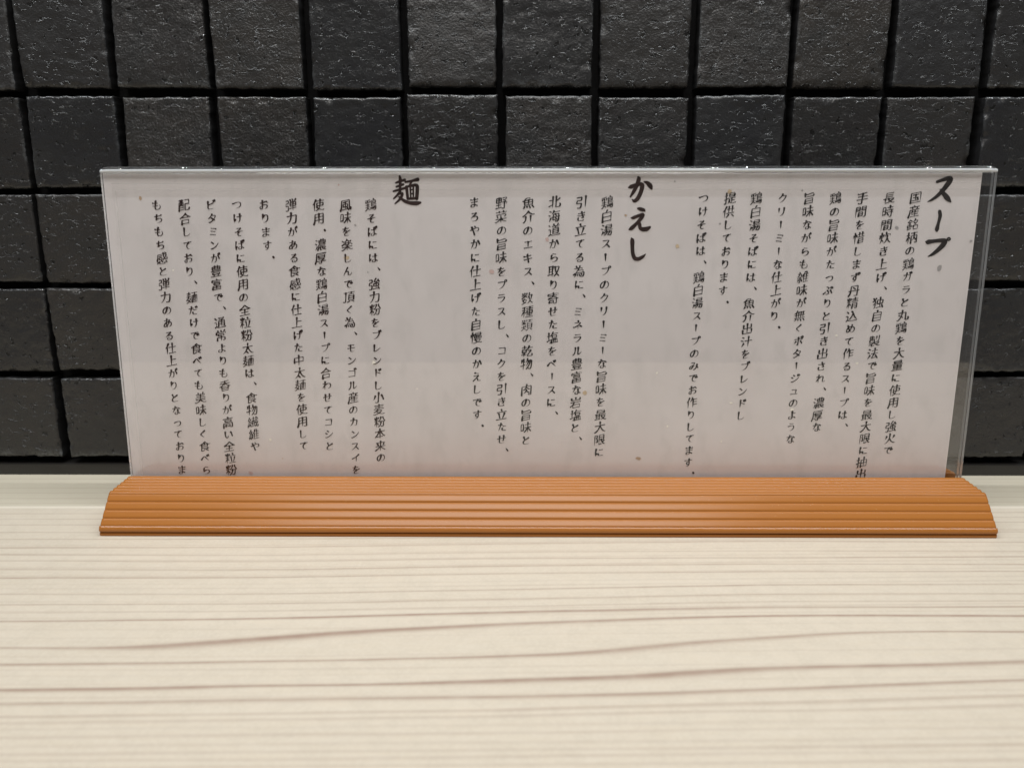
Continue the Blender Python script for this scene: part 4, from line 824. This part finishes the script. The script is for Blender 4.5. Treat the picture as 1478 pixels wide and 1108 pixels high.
class Ink:
    def __init__(self): self.V = []; self.F = []; self.k = 0
    def stroke(self, P_, W_):
        """ribbon with rounded ends; P_ in metres on the paper"""
        self.k += 1
        y = PY-.00016-.000004*(self.k % 5)
        P_ = np.asarray(P_, float); W_ = np.asarray(W_, float)*.5
        keep = [0]+[i for i in range(1, len(P_)) if np.hypot(*(P_[i]-P_[i-1])) > 1e-6]
        P_, W_ = P_[keep], W_[keep]
        if len(P_) < 2: return
        d = np.diff(P_, axis=0); d /= np.hypot(d[:, 0], d[:, 1])[:, None]
        t = np.vstack([d[:1], d[:-1]+d[1:], d[-1:]])
        ln = np.hypot(t[:, 0], t[:, 1]); ln[ln < .5] = .5
        t /= ln[:, None]
        nn = np.stack([-t[:, 1], t[:, 0]], -1)
        Lf, Rt = P_+nn*W_[:, None], P_-nn*W_[:, None]
        b = len(self.V); m_ = len(P_)
        for q in Lf: self.V.append((q[0], y, q[1]))
        for q in Rt: self.V.append((q[0], y, q[1]))
        for i in range(m_-1): self.F.append((b+i, b+m_+i, b+m_+i+1, b+i+1))
        for e, sgn in ((0, -1), (m_-1, 1)):
            c0 = len(self.V); pts = []
            for k in range(1, 4):
                a = math.pi*k/4
                q = P_[e]+nn[e]*W_[e]*math.cos(a)+t[e]*sgn*W_[e]*math.sin(a)*.9
                self.V.append((q[0], y, q[1])); pts.append(c0+k-1)
            f = [b+e]+pts+[b+m_+e]
            self.F.append(tuple(f) if sgn > 0 else tuple(reversed(f)))
    def glyph(self, ch, cx, cz, em, rg):
        kana = ord(ch) < 0x3100
        if ch == "。":
            r = .085*em; x, z = cx+.42*em, cz+.12*em
            self.stroke([(x-r*.2, z+r*.3), (x+r*.3, z-r*.3)], [2*r, 2*r]); return
        if ch == "、":
            x, z = cx+.32*em, cz+.30*em
            self.stroke([(x, z), (x+.07*em, z-.08*em), (x+.15*em, z-.19*em)], [.04*em, .10*em, .13*em]); return
        st = [decode(s) for s in GLYPHS[ch]]
        sc_ = .80 if kana else .95
        if ch in "っュ": sc_ = .86
        total = sum(len(s) for s in st)
        k = max(.70, min(1.26, 1.40-.034*len(st)))
        ang = rg.uniform(-.03, .03)
        vert = ch == "ー"
        for s in st:
            X = s[:, 0]-.5; Y = s[:, 1]-.12-.37
            if vert: X, Y = Y*.6, -X*.86
            else: Y = Y+.20*X*(1.0 if not kana else .7); X = X+.05*Y
            X, Y = X*math.cos(ang)-Y*math.sin(ang), X*math.sin(ang)+Y*math.cos(ang)
            Q = np.stack([X, Y], -1)*sc_*em
            seg = np.hypot(*np.diff(Q, axis=0).T); L = max(seg.sum(), 1e-9)
            # resample long pieces for the taper
            pts = [Q[0]]
            for i in range(len(Q)-1):
                q = max(1, int(seg[i]/(.11*em)))
                for e in range(1, q+1): pts.append(Q[i]+(Q[i+1]-Q[i])*e/q)
            Q = np.array(pts); seg = np.hypot(*np.diff(Q, axis=0).T); f = np.concatenate([[0], np.cumsum(seg)])/L
            dv = np.gradient(Q, axis=0); dl = np.hypot(dv[:, 0], dv[:, 1])+1e-12
            vy = dv[:, 1]/dl; vx = dv[:, 0]/dl
            w = .030+.060*np.abs(vy)+.026*np.clip(-vy*vx, 0, 1)
            w = w*(1.50-.62*np.clip(f/.3, 0, 1)+.24*np.clip((f-.55)/.45, 0, 1))
            sweep = (vy[-1] < -.25 and vx[-1] < .1) or (kana and L > .7*em)
            if sweep: w = w*(1-.80*np.clip((f-.5)/.5, 0, 1)**1.3)
            w = w*k*em*(.95 if kana else 1.0)*rg.uniform(.88, 1.12)
            if vert: w = w*1.1
            Q, w = smooth_path(Q, w, 1)
            self.stroke(Q+np.array([cx, cz]), w)
    def build(self, name, mat, parent):
        me = mesh_from(self.V, self.F, name)
        return link(name, me, [mat], parent)

sections = [Ink(), Ink(), Ink()]
rg = random.Random(21)
for text, a, b, nlast, g_ in COLUMNS:
    a = np.array(a)/1000; b = np.array(b)/1000
    pitch = abs(a[1]-b[1])/nlast
    for k, ch in enumerate(text):
        q = a+(b-a)*k/nlast
        sections[g_].glyph(ch, q[0]+rg.uniform(-.00015, .00015), q[1]+rg.uniform(-.0001, .0001), pitch*1.0, rg)
for ink, mt in zip(sections, (M_INK, M_INK, M_INKB)):
    ink.build("paragraph", mt, sheet_root)

HEADS = {
 "ス": [[(.33,.80,.09),(.5,.86,.10),(.72,.93,.13),(.86,.93,.17),(.80,.78,.17),(.62,.5,.14),(.4,.25,.11),(.2,.1,.08),(.05,.03,.03)],
        [(.5,.5,.06),(.65,.33,.14),(.82,.15,.17),(.95,.02,.05)]],
 "ー": [[(.5,.9,.12),(.55,.7,.13),(.5,.4,.10),(.46,.12,.16),(.47,.06,.08)]],
 "プ": [[(.03,.74,.05),(.1,.72,.16),(.3,.76,.11),(.6,.8,.12),(.8,.78,.17),(.74,.6,.17),(.55,.35,.14),(.35,.15,.1),(.18,.05,.03)],
        [(.93,.92,.05),(.985,.89,.05),(.985,.83,.05),(.93,.80,.05),(.875,.83,.05),(.875,.89,.05),(.93,.92,.05)]],
 "か": [[(.0,.58,.06),(.08,.6,.14),(.3,.68,.11),(.5,.72,.13),(.58,.66,.15),(.52,.4,.14),(.4,.15,.14),(.25,.04,.12),(.15,.12,.03)],
        [(.38,.97,.08),(.42,.92,.15),(.34,.65,.13),(.2,.4,.12),(.08,.22,.06)],
        [(.64,.8,.05),(.78,.76,.13),(.92,.63,.17),(.97,.52,.07)]],
 "え": [[(.4,.95,.08),(.52,.92,.14),(.68,.88,.12),(.72,.84,.06)],
        [(.1,.55,.05),(.2,.55,.13),(.45,.65,.11),(.66,.7,.14),(.58,.55,.14),(.35,.3,.12),(.12,.1,.16),(.02,.06,.06)],
        [(.3,.3,.05),(.42,.4,.1),(.5,.3,.13),(.52,.12,.13),(.65,.06,.16),(.85,.08,.17),(.98,.16,.09)]],
 "し": [[(.1,.98,.06),(.14,.9,.17),(.15,.6,.14),(.18,.3,.14),(.28,.1,.15),(.45,.08,.14),(.65,.18,.12),(.78,.3,.03)]],
 "麺": [[(.1,.75,.05),(.2,.79,.07),(.44,.86,.08)],[(.25,.99,.06),(.27,.9,.1),(.25,.48,.07)],
        [(.12,.62,.06),(.38,.7,.07)],[(.0,.46,.05),(.2,.51,.07),(.46,.58,.07)],
        [(.26,.46,.08),(.14,.32,.07),(.0,.2,.04)],[(.2,.36,.05),(.36,.41,.08),(.26,.2,.08),(.05,.03,.04)],
        [(.2,.27,.05),(.4,.12,.10),(.6,.05,.10),(.85,.04,.13),(1.0,.07,.06)],
        [(.45,.78,.06),(.7,.82,.07),(.92,.87,.11)],[(.68,.8,.07),(.6,.64,.06)],
        [(.49,.62,.09),(.53,.2,.08)],[(.5,.62,.06),(.85,.69,.09),(.9,.62,.11),(.86,.2,.1)],
        [(.63,.63,.05),(.64,.22,.05)],[(.745,.65,.05),(.735,.22,.05)],
        [(.64,.51,.04),(.735,.525,.04)],[(.64,.37,.04),(.735,.385,.04)],[(.53,.2,.07),(.87,.22,.08)]],
}
def heading(items, mat):
    ink = Ink()
    for ch, cx, cz, w, h in items:
        for st in HEADS[ch]:
            st = np.array(st)
            Q = np.stack([(st[:, 0]-.5)*w+cx, (st[:, 1]-.5)*h+cz], -1)
            Q, W_ = smooth_path(Q, st[:, 2]*w*1.26, 2)
            ink.stroke(Q, W_)
    return ink.build("heading", mat, sheet_root)
heading([("ス", .17653, .1336, .0114, .0112), ("ー", .17715, .11996, .0104, .0104), ("プ", .17768, .10833, .0114, .0096)], M_INK)
heading([("か", .04226, .13375, .0106, .0113), ("え", .04233, .12075, .0098, .0105), ("し", .04276, .10722, .0098, .0105)], M_INKB)
heading([("麺", -.06291, .13356, .0122, .0126)], M_INKB)

# fibre and foil flecks in the paper
bm = bmesh.new()
pvs = [bm.verts.new(v) for v in PV]
for f in PF: bm.faces.new([pvs[k] for k in f])
FM = [mat_simple("fleck_gold", (.58, .46, .32), .6, .3, 900, .0, .3), mat_simple("fleck_brown", (.46, .34, .24), .7, .2, 900, .0, .3),
      mat_simple("fleck_white", (.90, .87, .80), .6, .3, 900), mat_simple("fleck_pink", (.60, .45, .43), .7, .2, 900),
      mat_simple("fleck_grey", (.36, .35, .35), .7, .2, 900)]
for (x, z, r, mi, asp) in FLECKS:
    k = rnd.randint(5, 7); ph = rnd.uniform(0, 6.28)
    vs = []
    for q in range(k):
        a = ph+2*math.pi*q/k; rr = .85*r*rnd.uniform(.65, 1.15)
        vs.append(bm.verts.new((x+rr*math.cos(a)*asp, PY-.00014, z+rr*math.sin(a))))
    f = bm.faces.new(vs); f.material_index = mi+1
bm.normal_update(); bm.faces.ensure_lookup_table()
for f in bm.faces[len(PF):]:
    if f.normal.y > 0: f.normal_flip()
me = bpy.data.meshes.new("paper"); bm.to_mesh(me); bm.free()
link("paper", me, [M_PAPER]+FM, sheet_root)
